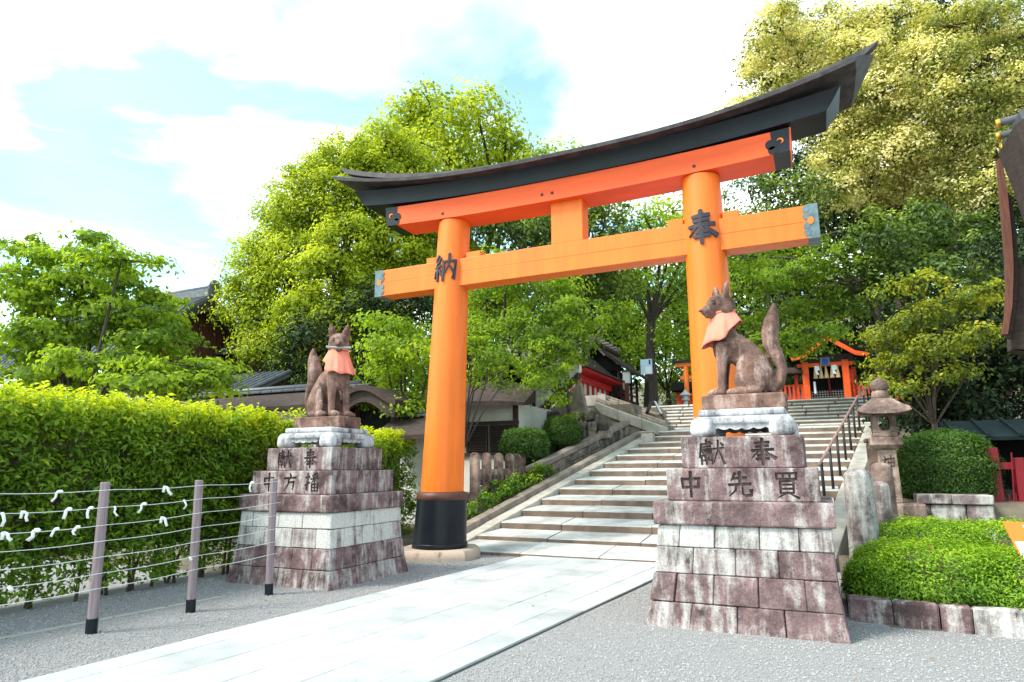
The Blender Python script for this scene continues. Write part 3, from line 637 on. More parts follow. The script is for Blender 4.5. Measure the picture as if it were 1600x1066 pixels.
def cut_x(V, F, stepx):
    bm = bmesh.new(); vs = [bm.verts.new(v) for v in V]
    for f in F:
        try: bm.faces.new([vs[i] for i in f])
        except ValueError: pass
    bmesh.ops.remove_doubles(bm, verts=bm.verts, dist=1e-5)
    bmesh.ops.triangulate(bm, faces=bm.faces)
    for x in np.arange(V[:, 0].min() + stepx / 2, V[:, 0].max(), stepx):
        bmesh.ops.bisect_plane(bm, geom=bm.verts[:] + bm.edges[:] + bm.faces[:], plane_co=(x, 0, 0), plane_no=(1, 0, 0))
    V2 = np.array([v.co[:] for v in bm.verts]); bm.verts.index_update(); F2 = [tuple(v.index for v in f.verts) for f in bm.faces]; bm.free()
    return V2, F2
def pillar_char(ch, par, xb, ln, zc_, h, w, r):
    for poly in strokes(ch, 11):
        m_ = MB().prism([(p[0] * w, p[1] * h, 0.0) for p in poly], (0, 0, 0.024))
        V, F = cut_x(np.array(m_.V), m_.F, 0.035)
        z = zc_ + V[:, 1]; rr = r + V[:, 2] - 0.0165 * (z - zc_); a = V[:, 0] / r
        P = np.stack([xb + ln * z + rr * np.sin(a), TY - rr * np.cos(a), z], 1)
        mk('character_stroke', P, F, mInk, par)
pillar_char('奉', pR, -1.39, lnR, 5.46, 0.56, 0.52, 0.338)
pillar_char('納', pL, -6.53, lnL, 5.42, 0.54, 0.54, 0.338)

def engrave(block, ch, size, cx, cy, cz_, depth=0.022):
    """cut the strokes of one character into the stone's front face"""
    for poly in strokes(ch, 11.5):
        P = [(cx + p[0] * size, cy - .01, cz_ + p[1] * size) for p in poly]
        c = MB().prism(P, (0, .01 + depth, 0)).build('cutter', mGroove)
        bm = bmesh.new(); bm.from_mesh(c.data); bmesh.ops.recalc_face_normals(bm, faces=bm.faces); bm.to_mesh(c.data); bm.free()
        md = block.modifiers.new('cut', 'BOOLEAN'); md.operation = 'DIFFERENCE'; md.object = c; md.solver = 'EXACT'; md.material_mode = 'TRANSFER'
        bpy.context.view_layer.update()
        me = bpy.data.meshes.new_from_object(block.evaluated_get(bpy.context.evaluated_depsgraph_get())); block.modifiers.clear()
        A = np.array([v.co[:] for v in me.vertices]) if len(me.vertices) else np.zeros((1, 3)); B = np.array([v.co[:] for v in block.data.vertices])
        if np.abs(np.ptp(A, 0) - np.ptp(B, 0)).max() < 0.01: block.data = me
        else: print('ENGRAVE FAILED', ch)
        bpy.data.objects.remove(c)

# ================================================================== STONE PEDESTALS
def pedestal(label, cx, cy, drift, fcuts, cols_, rows, mirror):
    t = thing('stone_pedestal', label, 'pedestal', (cx, cy, 0), 'fox statue pedestals')
    X = lambda z: cx + drift * z
    lv = [(0.0, 0.945), (0.24, 0.90), (0.52, 0.866), (0.78, 0.848), (1.0, 0.836)]
    MB().lathe([(1.28, -0.1), (1.13, 1.0)], 4, (cx, cy), (drift, 0), ph=pi / 4).build('core', mDWood, t)
    for k in range(4):
        (z0, h0), (z1, h1) = lv[k], lv[k + 1]
        if k == 0: z0 = -0.06; h0 = 0.955
        for side in range(4):
            full = side in (0, 2)
            cuts = [0] + (fcuts[k] if side == 0 else sorted((np.arange(1, 5) / 5 + rng.uniform(-.06, .06, 4)).tolist())) + [1]
            for a, b in zip(cuts[:-1], cuts[1:]):
                d = 0.30; P = []
                pr = rng.uniform(-0.004, 0.006)
                for z, h in ((z0, h0), (z1, h1)):
                    hh = h + pr; g = 0.004
                    l = hh if full else h - d
                    sa, sb_ = -l + 2 * l * a, -l + 2 * l * b
                    if a > 0 or not full: sa += g
                    if b < 1 or not full: sb_ -= g
                    zz = z + (0.003 if z == z0 else -0.003)
                    q = {0: [(sa, -hh), (sb_, -hh), (sb_, -h + d), (sa, -h + d)], 2: [(sa, h - d), (sb_, h - d), (sb_, hh), (sa, hh)],
                         1: [(h - d, sa), (hh, sa), (hh, sb_), (h - d, sb_)], 3: [(-hh, sa), (-h + d, sa), (-h + d, sb_), (-hh, sb_)]}[side]
                    P += [(X(z) + u, cy + v, zz) for u, v in q]
                cv = cols_[k][side] if not isinstance(cols_[k], (int, float)) else cols_[k]
                if isinstance(cv, (list, tuple)): cv = cv[0] + (cv[1] - cv[0]) * (a + b) / 2
                rough_block(P, 'stone_block', mPed, t, cv + rng.normal(0, 0.05), 0.009, 0.0018)
    def slab(name, h, z0, z1, m, col, bev=0.015):
        return bevel(MB().box(X(z0) - h, X(z0) + h, cy - h, cy + h, z0, z1).build(name, m, t, col=col), bev, 2)
    slab('ledge_slab', 0.875, 1.003, 1.243, mPed, 0.02, 0.02)
    for (h, z0, z1, txt) in ((0.75, 1.246, 1.578, rows[1]), (0.616, 1.581, 1.914, rows[0])):
        b = bevel(MB().box(X(z0) - h, X(z0) + h, cy - h, cy + h, z0, z1).build('inscribed_block', mPed, t, col=0.03 if not mirror else 0.07), 0.012, 2)
        for c_, fx in txt: engrave(b, c_, 0.265 if len(txt) == 2 else 0.255, X(z0) + h * fx, cy - h, (z0 + z1) / 2)
        if mirror and z0 > 1.5:                       # worn columns of small carved strokes on the right face
            g = MB()
            for col_ in range(4):
                yy = cy - h + 0.28 + col_ * 0.2
                for r_ in range(9):
                    zz = z1 - 0.05 - r_ * 0.028; w_ = rng.uniform(0.03, 0.06); a = rng.uniform(-0.02, 0.02)
                    g.prism([(X(z0) + h + .0005, yy - w_ / 2, zz), (X(z0) + h + .0005, yy + w_ / 2, zz + a), (X(z0) + h + .0005, yy + w_ / 2, zz + a + .008), (X(z0) + h + .0005, yy - w_ / 2, zz + .008)], (0.002, 0, 0))
            g.build('small_inscription', mGroove, b)['kind'] = 'stuff'
    # footed table stand: top board, apron with scalloped edge, four scroll feet
    z0 = 1.917
    H_ = 0.56
    stn = thing_part('stand', t)
    top = bevel(MB().box(X(z0) - .455, X(z0) + .455, cy - .455, cy + .455, z0 + .225, z0 + .305).build('stand_top', mStand, stn, col=0.1), 0.03, 3)
    bevel(MB().box(X(z0) - .51, X(z0) + .51, cy - .51, cy + .51, z0 + .13, z0 + .223).build('stand_frame', mStand, stn, col=0.05), 0.035, 3)
    for side in range(4):
        pts = []; n = 40
        low = [(s, z0 + 0.085 - (0.035 * abs(sin(s * 26)) ** 0.6) * (1 - 0.45 * abs(s) / .32)) for s in np.linspace(-0.33, 0.33, n)]; low = [(s_, z_ + .018) for s_, z_ in low]
        poly = low + [(0.33, z0 + .132), (-0.33, z0 + .132)]
        if side == 0: P = [(X(z0) + s, cy - .475, z) for s, z in poly]; v = (0, .06, 0)
        elif side == 2: P = [(X(z0) + s, cy + .475, z) for s, z in poly]; v = (0, -.06, 0)
        elif side == 1: P = [(X(z0) + .475, cy + s, z) for s, z in poly]; v = (-.06, 0, 0)
        else: P = [(X(z0) - .475, cy + s, z) for s, z in poly]; v = (.06, 0, 0)
        MB().prism(P, v).build('apron', mStand, stn, col=0.05)
    for sx in (-1, 1):
        for sy in (-1, 1):
            fx_, fy_ = X(z0) + sx * .41, cy + sy * .41; f = MB()
            f.hexa([(fx_ + u_ * k_, fy_ + v_ * k_, z0 + z_) for z_, k_ in ((0.0, .14), (.215, .125)) for u_, v_ in ((-1, -1), (1, -1), (1, 1), (-1, 1))])
            o = bevel(f.build('foot', mStand, stn, col=0.12), 0.07, 4); smooth_angle(o, 60)
            o.data.transform(Matrix.Identity(4))
            cu_ = MB(); cu_.tube([(fx_ + sx * .0, fy_ + sy * .0, z0 + .085), (fx_ + sx * .055, fy_ + sy * .055, z0 + .085)], [.08, .11], 16); cu_.build('scroll', mStand, o, True, col=.15)
    MB().lathe([(0.0, 0), (0.035, 0.0), (0.03, 0.02), (0.0, 0.03)], 10).build('tmp', mStand)
    o = bpy.data.objects['tmp']; o.name = 'boss'; o.parent = stn; o.rotation_euler = (pi / 2, 0, 0); o.location = Vector((X(z0), cy - .51, z0 + .18)) - wloc(stn)
    return t
def thing_part(name, par):
    o = bpy.data.objects.new(name, None); COL.objects.link(o); o.parent = par; return o
fcR = [[.24, .48, .715], [.225 * .6, .35, .59, .83], [.225, .47, .705], [.14, .35, .605, .82]]
fcL = [[.24, .50, .74], [.19, .43, .62, .82], [.30, .60, .85], [.14, .44, .70]]
colR = [[[0.24, -0.06], 0.0, 0.0, 0.0], [[0.10, -0.12], -0.08, 0, 0], [[0.22, 0.02], 0.25, 0.1, 0.1], [[0.40, 0.26], 0.28, .3, .3]]
colL = [[[-0.16, 0.2], [0.18, 0.14], 0, 0], [[-0.14, 0.0], -0.02, 0, 0], [[0.25, 0.5], [0.5, 0.42], .2, .2], [[0.5, 0.6], 0.58, .4, .4]]
pedR = pedestal('weathered stone pedestal right of the path carved with large characters, nearest', -0.827, 8.07, 0.045, fcR, colR, ([('獻', -.48), ('奉', .36)], [('中', -.66), ('先', 0.0), ('買', .60)]), False)
pedL = pedestal('weathered stone pedestal by the hedge behind the wire fence with pale middle courses', -7.03, 8.35, 0.0, fcL, colL, ([('獻', -.44), ('奉', .36)], [('中', -.56), ('方', -.02), ('播', .52)]), True)

# ================================================================== FOX STATUES
def ell(c, r, rot=None, n=14):
    V = []; m = n // 2 + 1
    for i in range(m + 1):
        p = pi * i / m
        for k in range(n):
            t = 2 * pi * k / n; V.append((sin(p) * cos(t) * r[0], sin(p) * sin(t) * r[1], cos(p) * r[2]))
    F = [(i * n + k, (i + 1) * n + k, (i + 1) * n + (k + 1) % n, i * n + (k + 1) % n) for i in range(m) for k in range(n)]
    V = np.array(V)
    if rot is not None: V = V @ np.array(Matrix.Rotation(rot[1], 3, rot[0])).T
    return V + np.array(c), F
def fox(label, bx, by, bz, mir, rod, rot=0.0, sc=1.0):
    """sitting fox, built facing +X, head turned towards -Y; mir = -1 makes it face -X"""
    t = thing('fox_statue', label, 'statue', (bx, by, bz), 'stone fox statues'); turn = [0]
    def xf(V):
        V = np.array(V, float); V[:, 0] *= mir
        if turn[0]: V = V * sc + np.array([0, 0, .17 * (1 - sc)])
        if turn[0]: V = np.stack([V[:, 0] * cos(rot) - V[:, 1] * sin(rot), V[:, 0] * sin(rot) + V[:, 1] * cos(rot), V[:, 2]], 1)
        return V + np.array([bx, by, bz])
    pl = MB().box(-0.46, 0.44, -0.27, 0.27, 0.0, 0.175)
    o = bevel(mk('plinth', xf(pl.V), [f if mir > 0 else f[::-1] for f in pl.F], mFox, t, col=0.0), 0.02, 2); turn[0] = 1
    b = MB()
    Z = 0.17
    def cap(pts, rad, n=12, flat=1.0): b.tube([(x, y, z + Z) for x, y, z in pts], rad, n, flat)
    def E(c, r, rot=None):
        V, F = ell((c[0], c[1], c[2] + Z), r, rot); b.add(V, F)
    # trunk: hips to chest to neck
    cap([(-0.22, 0, 0.17), (-0.16, 0, 0.34), (-0.02, 0, 0.50), (0.13, 0, 0.64), (0.17, 0, 0.80), (0.165, 0, 0.96)], [0.14, 0.16, 0.165, 0.15, 0.115, 0.105], 16)
    E((-0.20, 0, 0.20), (0.15, 0.19, 0.20)); E((0.17, 0, 0.56), (0.13, 0.145, 0.19)); E((0.06, 0, 0.54), (0.18, 0.15, 0.145), ('Y', 0.8))
    for s in (-1, 1):
        E((-0.11, s * 0.155, 0.23), (0.145, 0.07, 0.225), ('Y', 0.35)); E((-0.02, s * 0.165, 0.14), (0.085, 0.045, 0.12), ('Y', 0.5))        # thigh
        cap([(-0.20, s * 0.16, 0.06), (-0.05, s * 0.165, 0.045), (0.08, s * 0.165, 0.04)], [0.06, 0.05, 0.05], 10)   # hind foot
        E((0.09, s * 0.165, 0.035), (0.075, 0.055, 0.045))
        cap([(0.16, s * 0.10, 0.60), (0.19, s * 0.125, 0.42), (0.205, s * 0.132, 0.24), (0.215, s * 0.135, 0.06)], [0.095, 0.066, 0.050, 0.046], 12)  # foreleg
        E((0.265, s * 0.135, 0.04), (0.095, 0.062, 0.048))                     # paw
        for q in (-1, 0, 1): E((0.335, s * 0.135 + q * 0.034, 0.03), (0.032, 0.019, 0.03))
    # tail: rises behind the back in an S
    tx = [(-0.30, 0, 0.03), (-0.39, 0, 0.12), (-0.43, 0, 0.28), (-0.39, 0, 0.42), (-0.33, 0, 0.56), (-0.33, 0, 0.70), (-0.36, 0, 0.85), (-0.39, 0, 0.97), (-0.395, 0, 1.04)]
    cap(tx, [0.06, 0.065, 0.068, 0.085, 0.105, 0.112, 0.095, 0.05, 0.012], 14, 0.85)
    # head, turned towards the viewer
    hc = np.array([0.17, -0.01, 1.06]); a = -radians(40 if not rod else 42); fd = np.array([cos(a), sin(a), 0]); sdv = np.array([-sin(a), cos(a), 0])
    R3 = ('Z', a)
    E(hc + (0, 0, 0.0), (0.165, 0.15, 0.145), R3); E(hc + fd * 0.05 + (0, 0, 0.04), (0.12, 0.115, 0.09), R3)
    mz = -0.085 if not rod else -0.075
    cap([hc + fd * 0.06 + (0, 0, -0.01), hc + fd * 0.16 + (0, 0, mz * .55), hc + fd * 0.255 + (0, 0, mz)], [0.10, 0.072, 0.042], 12)
    cap([hc + fd * 0.05 + (0, 0, -0.07), hc + fd * 0.15 + (0, 0, mz * .6 - 0.06), hc + fd * 0.22 + (0, 0, mz - 0.045)], [0.075, 0.05, 0.028], 10)
    E(hc + fd * 0.285 + (0, 0, mz + 0.012), (0.022, 0.026, 0.02))
    for s in (-1, 1):
        E(hc + sdv * s * 0.10 + fd * 0.0 + (0, 0, -0.05), (0.09, 0.055, 0.085), R3)         # cheek ruff
        E(hc + sdv * s * 0.062 + fd * 0.115 + (0, 0, 0.045), (0.045, 0.03, 0.016), R3)       # brow
        e0 = hc + sdv * s * 0.085 + (0, 0, 0.08); tip = hc + sdv * s * 0.118 - fd * 0.02 + (0, 0, 0.275)
        b.tube([(p[0], p[1], p[2] + Z) for p in (e0, e0 * .55 + tip * .45, tip * .85 + e0 * .15, tip)], [0.068, 0.068, 0.038, 0.01], 10, 0.6)
    V = xf(b.V); F = [f if mir > 0 else f[::-1] for f in b.F]
    o = mk('body', V, F, mFox, t, col=0.0)
    md = o.modifiers.new('r', 'REMESH'); md.mode = 'VOXEL'; md.voxel_size = 0.011
    sm = o.modifiers.new('s', 'SMOOTH'); sm.iterations = 2; sm.factor = 0.5
    bpy.context.view_layer.update()
    me = bpy.data.meshes.new_from_object(o.evaluated_get(bpy.context.evaluated_depsgraph_get())); o.modifiers.clear(); o.data = me
    me.polygons.foreach_set('use_smooth', np.ones(len(me.polygons), bool))
    if not me.materials: me.materials.append(mFox)
    # eyes and brow lines: narrow carved slits
    for s in (-1, 1):
        e = hc + sdv * s * 0.072 + fd * 0.135 + (0, 0, 0.012 + Z)
        Vv, Ff = ell(e, (0.028, 0.02, 0.012), R3, 10); mk('eye', xf(Vv), Ff if mir > 0 else [f[::-1] for f in Ff], mInk, t, True)
        e0 = hc + sdv * s * 0.098 + fd * 0.022 + (0, 0, 0.15 + Z)
        Vv, Ff = ell(e0, (0.022, 0.03, 0.075), R3, 10); mk('ear_hollow', xf(Vv), Ff if mir > 0 else [f[::-1] for f in Ff], mRust, t, True)
    # bib: pleated cloth cape tied round the neck
    n = 64; V = []; rows = 10
    for j in range(rows + 1):
        f = j / rows
        for k in range(n):
            th = 2 * pi * k / n
            rx = 0.128 + 0.098 * f ** 0.9; ry = 0.124 + 0.085 * f ** 0.9
            pl_ = 1 + f * 0.075 * (sin(th * 7 + 0.6) + 0.6 * sin(th * 13 + mir))
            z = 0.965 - 0.33 * f - 0.012 * sin(th * 7) * f - (0.045 * cos(th) * f) + 0.045 * cos(th + pi) * (1 - f) * 0.5
            if cos(th) < -0.25: z += 0.18 * f * min(1, (-cos(th) - 0.25) * 1.6)
            V.append((0.165 + 0.02 * f + rx * pl_ * cos(th), ry * pl_ * sin(th), z + Z))
    F = [(j * n + k, (j + 1) * n + k, (j + 1) * n + (k + 1) % n, j * n + (k + 1) % n) for j in range(rows) for k in range(n)]
    o = mk('bib', xf(V), F, mBib, t, True)
    sd_ = o.modifiers.new('t', 'SOLIDIFY'); sd_.thickness = 0.006
    b2 = MB(); b2.tube([(0.165 + 0.137 * cos(th), 0.132 * sin(th), 0.972 + Z - 0.022 * cos(th)) for th in np.linspace(0, 2 * pi, 33)], 0.012, 6)
    mk('neck_band', xf(b2.V), b2.F, mBib, o, True)
    if rod:
        m0 = hc + fd * 0.23 + (0, 0, mz - 0.03 + Z); b3 = MB(); b3.tube([m0 - sdv * 0.17, m0 - sdv * 0.15, m0 + sdv * 0.15, m0 + sdv * 0.17], [0.022, 0.016, 0.016, 0.022], 10)
        mk('scroll', xf(b3.V), b3.F, mFCon, t, True)
    return t
fox('brown stone fox sitting sideways with coral bib on the nearest pedestal, head turned left', -0.74, 8.07, 2.225, -1, False, 0.0, 1.03)
fox('brown stone fox facing front with coral bib and grey rod in its mouth', -7.03, 8.35, 2.225, 1, True, -radians(9), 1.12)

# ================================================================== WIRE FENCE AND PAPER FORTUNES
wf = thing('wire_fence', 'fence of grey wooden posts strung with white wires before the hedge', 'fence', (-6.7, 5.7, 0))
posts = [(-6.77, 4.64, 1.47), (-6.69, 5.74, 1.48), (-6.64, 6.89, 1.5)]
proto = None
for x, y, h in posts:
    if proto is None:
        p = bevel(MB().lathe([(0.052, 0.0), (0.05, 1.48)], 8, (x, y), (-0.018, 0), ph=pi / 8).build('post', mWood, wf, loc=(x, y, 0)), 0.008)
        bevel(MB().lathe([(0.056, -0.05), (0.056, 0.145)], 8, (x, y), (-0.018, 0), ph=pi / 8).build('post_sleeve', mBlack, p, loc=(x, y, 0)), 0.004)
        proto = p
    else: copy_tree(proto, wf, Vector((x, y, 0)) - wf.location)
WZ1 = [1.406, 1.231, 1.053, 0.896, 0.740, 0.580, 0.435]; WZ3 = [1.445, 1.311, 1.170, 1.006, 0.835, 0.673, 0.521]
def wire_pt(i, y):
    z = WZ1[i] + (WZ3[i] - WZ1[i]) * (y - 4.64) / 2.25; z = WZ1[i] if y < 4.64 else z
    x = -6.77 + 0.058 * (y - 4.64); return np.array([x + 0.055, y, z])
for i in range(7):
    b = MB(); pts = []
    for y in np.linspace(2.2, 6.95, 22):
        p = wire_pt(i, y); s_ = ((y - 4.64) % 1.12) / 1.12; p[2] -= 0.018 * 4 * s_ * (1 - s_); pts.append(p)
    b.tube(pts, 0.0036, 6); b.build('wire', mWire, wf, True)
def paper(px_, py_, wire, style, label, ln=0.13):
    # place on the wire nearest the photograph column
    ys_ = np.linspace(2.4, 6.9, 300); best = min(ys_, key=lambda y: abs((lambda d: PX + FPX * (d @ RT) / (d @ FW))(wire_pt(wire, y) - CAM) - px_))
    c = wire_pt(wire, best) + (0.008, 0, -0.006); t = thing('paper_fortune', label, 'paper strip', c, 'paper fortune strips tied to the wires')
    dy = {'l': -1, 'r': 1, 'd': 0.15, 'b': 1}[style]
    w_ = rng.uniform(0.018, 0.034); ln *= rng.uniform(0.6, 1.1); tw = rng.uniform(-.035, .035); sl = rng.uniform(.25, 1.0)
    def strip(pts, name):
        V = []
        for i, p in enumerate(pts):
            q = np.array(p); d = np.array(pts[min(i + 1, len(pts) - 1)]) - np.array(pts[max(i - 1, 0)]); d /= np.linalg.norm(d); s_ = np.cross(d, (1, 0, 0)); s_ /= np.linalg.norm(s_) + 1e-9
            V += [c + q - s_ * w_ * .6, c + q + s_ * w_ * .6]
        F = [(2 * i, 2 * i + 1, 2 * i + 3, 2 * i + 2) for i in range(len(pts) - 1)]
        o = mk(name, V, F, mPaper, t, True); md = o.modifiers.new('t', 'SOLIDIFY'); md.thickness = 0.0015
    strip([(0.0, 0, 0.0), (0.015, dy * 0.018, -0.012), (0.02 + tw * .3, dy * ln * .5 * sl + tw * .3, -ln * .5), (0.02 - tw, dy * ln * .75 * sl, -ln * .9)], 'tail')
    if style in 'lrb': strip([(0.0, 0, 0.004), (0.012, -dy * 0.025, 0.008), (0.015 + tw * .3, -dy * ln * .35, -0.004 - (0.05 if style == 'b' else 0))], 'tail')
    b = MB(); V, F = ell(c + (0.004, 0, 0), (0.009, 0.018, 0.011), None, 10); b.add(V, F).build('knot', mPaper, t, True)
for a in [(90, 768, 0, 'l', 'white paper fortune tied on the top wire above the left fence end'),
          (38, 793, 1, 'b', 'flat white paper fortune on second wire near the left frame edge'),
          (104, 796, 1, 'l', 'wide white paper fortune on second wire midway left of the first post'),
          (138, 793, 1, 'l', 'bent white paper fortune on second wire just left of the first post'),
          (178, 788, 1, 'd', 'folded white paper fortune on second wire just right of the first post'),
          (222, 785, 1, 'l', 'long slanting white paper fortune on second wire between the first two posts'),
          (286, 780, 1, 'd', 'hanging white paper fortune on second wire just left of the middle post'),
          (258, 763, 0, 'b', 'arched white paper fortune on top wire between the first two posts'),
          (54, 820, 2, 'l', 'long white paper fortune hanging from third wire near the left end'),
          (85, 818, 2, 'l', 'curled white paper fortune on third wire left of the first post'),
          (118, 812, 2, 'l', 'thin slanting white paper fortune on third wire next to the first post'),
          (253, 802, 2, 'b', 'crumpled white paper fortune on third wire right of the first post'),
          (6, 822, 2, 'b', 'white paper fortune on third wire at the far left end'),
          (392, 753, 0, 'l', 'white paper fortune on top wire before the stained pedestal'),
          (296, 862, 5, 'd', 'tiny white paper knot on a low wire at the middle post'),
          (14, 898, 5, 'd', 'small white paper knot on a low wire at the left end')]:
    paper(*a, ln=0.05 if 'knot' in a[4] else 0.115)
# a hanging strip at the left edge
paper(2, 800, 1, 'd', 'straight white paper strip hanging at the left frame edge', 0.16)

# ================================================================== HEDGES
def hedge(label, x0, x1, y0, y1, ztop, n, skew=None, seed=0):
    t = thing('hedge', label, 'hedge', ((x0 + x1) / 2, (y0 + y1) / 2, 0), 'clipped hedges')
    ax, ay = x1 - x0, y1 - y0
    pick = rng.random(n); wf_, wt_ = ay * ztop, ax * ay * 1.3; tot = wf_ * 1.0 + wt_ + ax * ztop * 0.8; 
    P = np.zeros((n, 3)); N = np.zeros((n, 3))
    u, v = rng.random(n), rng.random(n)
    lump = lambda a, b: 0.07 * np.sin(a * 3.1 + 1) * np.sin(b * 4.3) + 0.05 * np.sin(a * 7.7 + b * 5)
    f = pick < wf_ / tot
    P[f] = np.stack([x1 + lump(y0 + ay * u[f], ztop * v[f]), y0 + ay * u[f], 0.16 + (ztop - 0.16) * v[f]], 1); N[f] = (1, 0, 0.35)
    g = (~f) & (pick < (wf_ + wt_) / tot)
    P[g] = np.stack([x0 + ax * u[g], y0 + ay * v[g], ztop + lump(x0 + ax * u[g], y0 + ay * v[g])], 1); N[g] = (0.15, 0, 1)
    h = ~(f | g)
    P[h] = np.stack([x0 + ax * u[h], np.where(rng.random(h.sum()) < 0.5, y0, y1), 0.2 + (ztop - 0.2) * v[h]], 1); N[h] = (0, -0.6, 0.4); N[h, 1] *= np.where(P[h, 1] < (y0 + y1) / 2, 1, -1)
    dd = rng.random(n) ** 1.6 * 0.28
    Nn = N / np.linalg.norm(N, axis=1, keepdims=True); P -= Nn * dd[:, None]; P += rng.normal(size=P.shape) * 0.035
    # leaves grow in sprigs: pull them together
    ks_ = n // 9; cen = P[rng.permutation(n)[:ks_]]; idx = rng.integers(0, ks_, n)
    P = cen[idx] + rng.normal(size=P.shape) * 0.045; N = Nn[rng.permutation(n)] * 0 + np.array([0.4, 0, 0.55]); N += (P - cen[idx]) * 9 + rng.normal(size=P.shape) * 0.3
    P[:, 2] = np.maximum(P[:, 2], 0.12)
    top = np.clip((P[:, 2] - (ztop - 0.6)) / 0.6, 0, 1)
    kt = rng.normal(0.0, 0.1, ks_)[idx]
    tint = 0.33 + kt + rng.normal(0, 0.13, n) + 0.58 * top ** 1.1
    keep = (P[:, 2] > 0.65) | (rng.random(n) < 0.35 + 0.9 * P[:, 2])
    P, N, tint = P[keep], N[keep], tint[keep]
    # young shoots standing up along the top
    k = int(ax * ay * 34); sx, sy = rng.uniform(x0, x1 + .05, k), rng.uniform(y0, y1, k)
    SP = []; SN = []; 
    for a, b in zip(sx, sy):
        hh = rng.uniform(0.06, 0.22)
        for q in range(7):
            an_ = q * 2.4; SP.append((a + 0.035 * cos(an_), b + 0.035 * sin(an_), ztop + hh * (0.4 + 0.6 * q / 6))); SN.append((cos(an_) * -.5, sin(an_) * -.5, 0.8))
    P = np.concatenate([P, SP]); N = np.concatenate([N, np.array(SN) + rng.normal(0, .25, (len(SN), 3))]); tint = np.concatenate([tint, rng.normal(0.93, 0.08, len(SP))])
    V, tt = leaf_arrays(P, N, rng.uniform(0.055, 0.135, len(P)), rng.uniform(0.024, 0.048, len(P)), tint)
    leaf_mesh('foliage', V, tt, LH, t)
    s = MB(); y = y0 + 0.15
    while y < y1:
        xx = x1 - rng.uniform(0.12, 0.3)
        for q in range(rng.integers(1, 4)):
            b0 = np.array([xx + rng.normal(0, .04), y + rng.normal(0, .05), -0.02]); tip = b0 + (rng.normal(0, .1), rng.normal(0, .16), rng.uniform(0.7, 1.2))
            s.tube([b0, (b0 + tip) / 2 + rng.normal(0, .03, 3), tip], [0.025, 0.018, 0.01], 6)
        y += rng.uniform(0.3, 0.55)
    s.build('stems', mStem, t, True)
    co = MB().box(x0 + 0.25, x1 - 0.32, y0 + .2, y1 - .2, 0.55, ztop - 0.3).build('inner_twigs', mSoil, t)
    return t
hedge('long clipped hedge with bright yellow-green top behind the wire fence', -9.6, -8.42, 1.5, 9.4, 2.47, 62000)
hedge('shorter thinner hedge between the stained pedestal and the left torii pillar', -9.7, -8.75, 10.2, 13.6, 2.32, 15000)

# ================================================================== RIGHT SIDE: posts, lantern, shrubs, terrace wall
bedk = thing('planting_kerb', 'low stained stone kerb edging the azalea bed beside the nearest pedestal', 'kerb', (0.9, 8.0, 0))
for a, b in zip([0.14, 0.55, 0.95, 1.22, 1.62, 2.1, 2.7], [0.55, 0.95, 1.22, 1.62, 2.1, 2.7, 3.4]):
    ya, yb = 8.07 - 0.1 * (a - .16), 8.07 - 0.1 * (b - .16)
    rough_block([(a + .004, ya, -.05), (b - .004, yb, -.05), (b - .004, yb + .2, -.05), (a + .004, ya + .2, -.05), (a + .004, ya + .01, .245), (b - .004, yb + .01, .245), (b - .004, yb + .2, .245), (a + .004, ya + .2, .245)], 'kerb_stone', mPed, bedk, 0.05 if b < 1.3 else 0.3, 0.02, 0.006)
structure(MB().box(0.14, 3.4, 8.2, 11.95, 0.0, 0.22).build('planting_soil', mSoil))
az = thing('azalea_bush', 'low spreading bright green azalea bush beside the nearest pedestal', 'bush', (1.3, 9.3, 0.2))
PP, NN, TT = [], [], []
for c_, r_, n_ in (((1.05, 8.95, 0.28), (0.85, 0.85, 0.50), 26000), ((1.9, 9.0, 0.25), (0.9, 0.95, 0.48), 22000), ((1.15, 9.95, 0.35), (0.7, 0.85, 0.60), 16000), ((2.0, 10.2, 0.35), (0.9, 0.9, 0.58), 14000), ((0.55, 8.62, 0.2), (0.42, 0.42, 0.42), 9000)):
    P, N, nn, dp = shell_leaves(c_, r_, n_, 0.04, 0.022, 2.4, -0.35, 0.5)
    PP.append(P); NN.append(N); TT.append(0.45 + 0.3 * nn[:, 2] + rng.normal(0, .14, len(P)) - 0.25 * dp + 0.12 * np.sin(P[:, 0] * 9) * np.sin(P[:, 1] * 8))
P = np.concatenate(PP); N = np.concatenate(NN); T = np.concatenate(TT); k_ = P[:, 2] > 0.2
V, tt = leaf_arrays(P[k_], N[k_], rng.uniform(0.03, 0.055, k_.sum()), rng.uniform(0.013, 0.022, k_.sum()), T[k_]); leaf_mesh('foliage', V, tt, LAza, az)
ib = MB()
for c_, r_ in (((1.05, 8.95, 0.28), (0.72, 0.72, 0.40)), ((1.9, 9.0, 0.25), (0.78, 0.8, 0.38)), ((1.1, 9.9, 0.32), (0.62, 0.66, 0.44)), ((2.0, 10.1, 0.3), (0.78, 0.66, 0.4))):
    V, F = ell(c_, r_); ib.add(V, F)
ib.build('inner_twigs', mSoil, az)
fl = MB(); fc = ony(1453, 856, 8.75)
for k in range(5):
    t_ = k * 2 * pi / 5; V, F = ell(fc + np.array([0.016 * cos(t_), -0.012, 0.016 * sin(t_)]), (0.015, 0.006, 0.013), None, 8); fl.add(V, F)
fl.build('flower', mPink, az, True)['label'] = 'single pink flower'
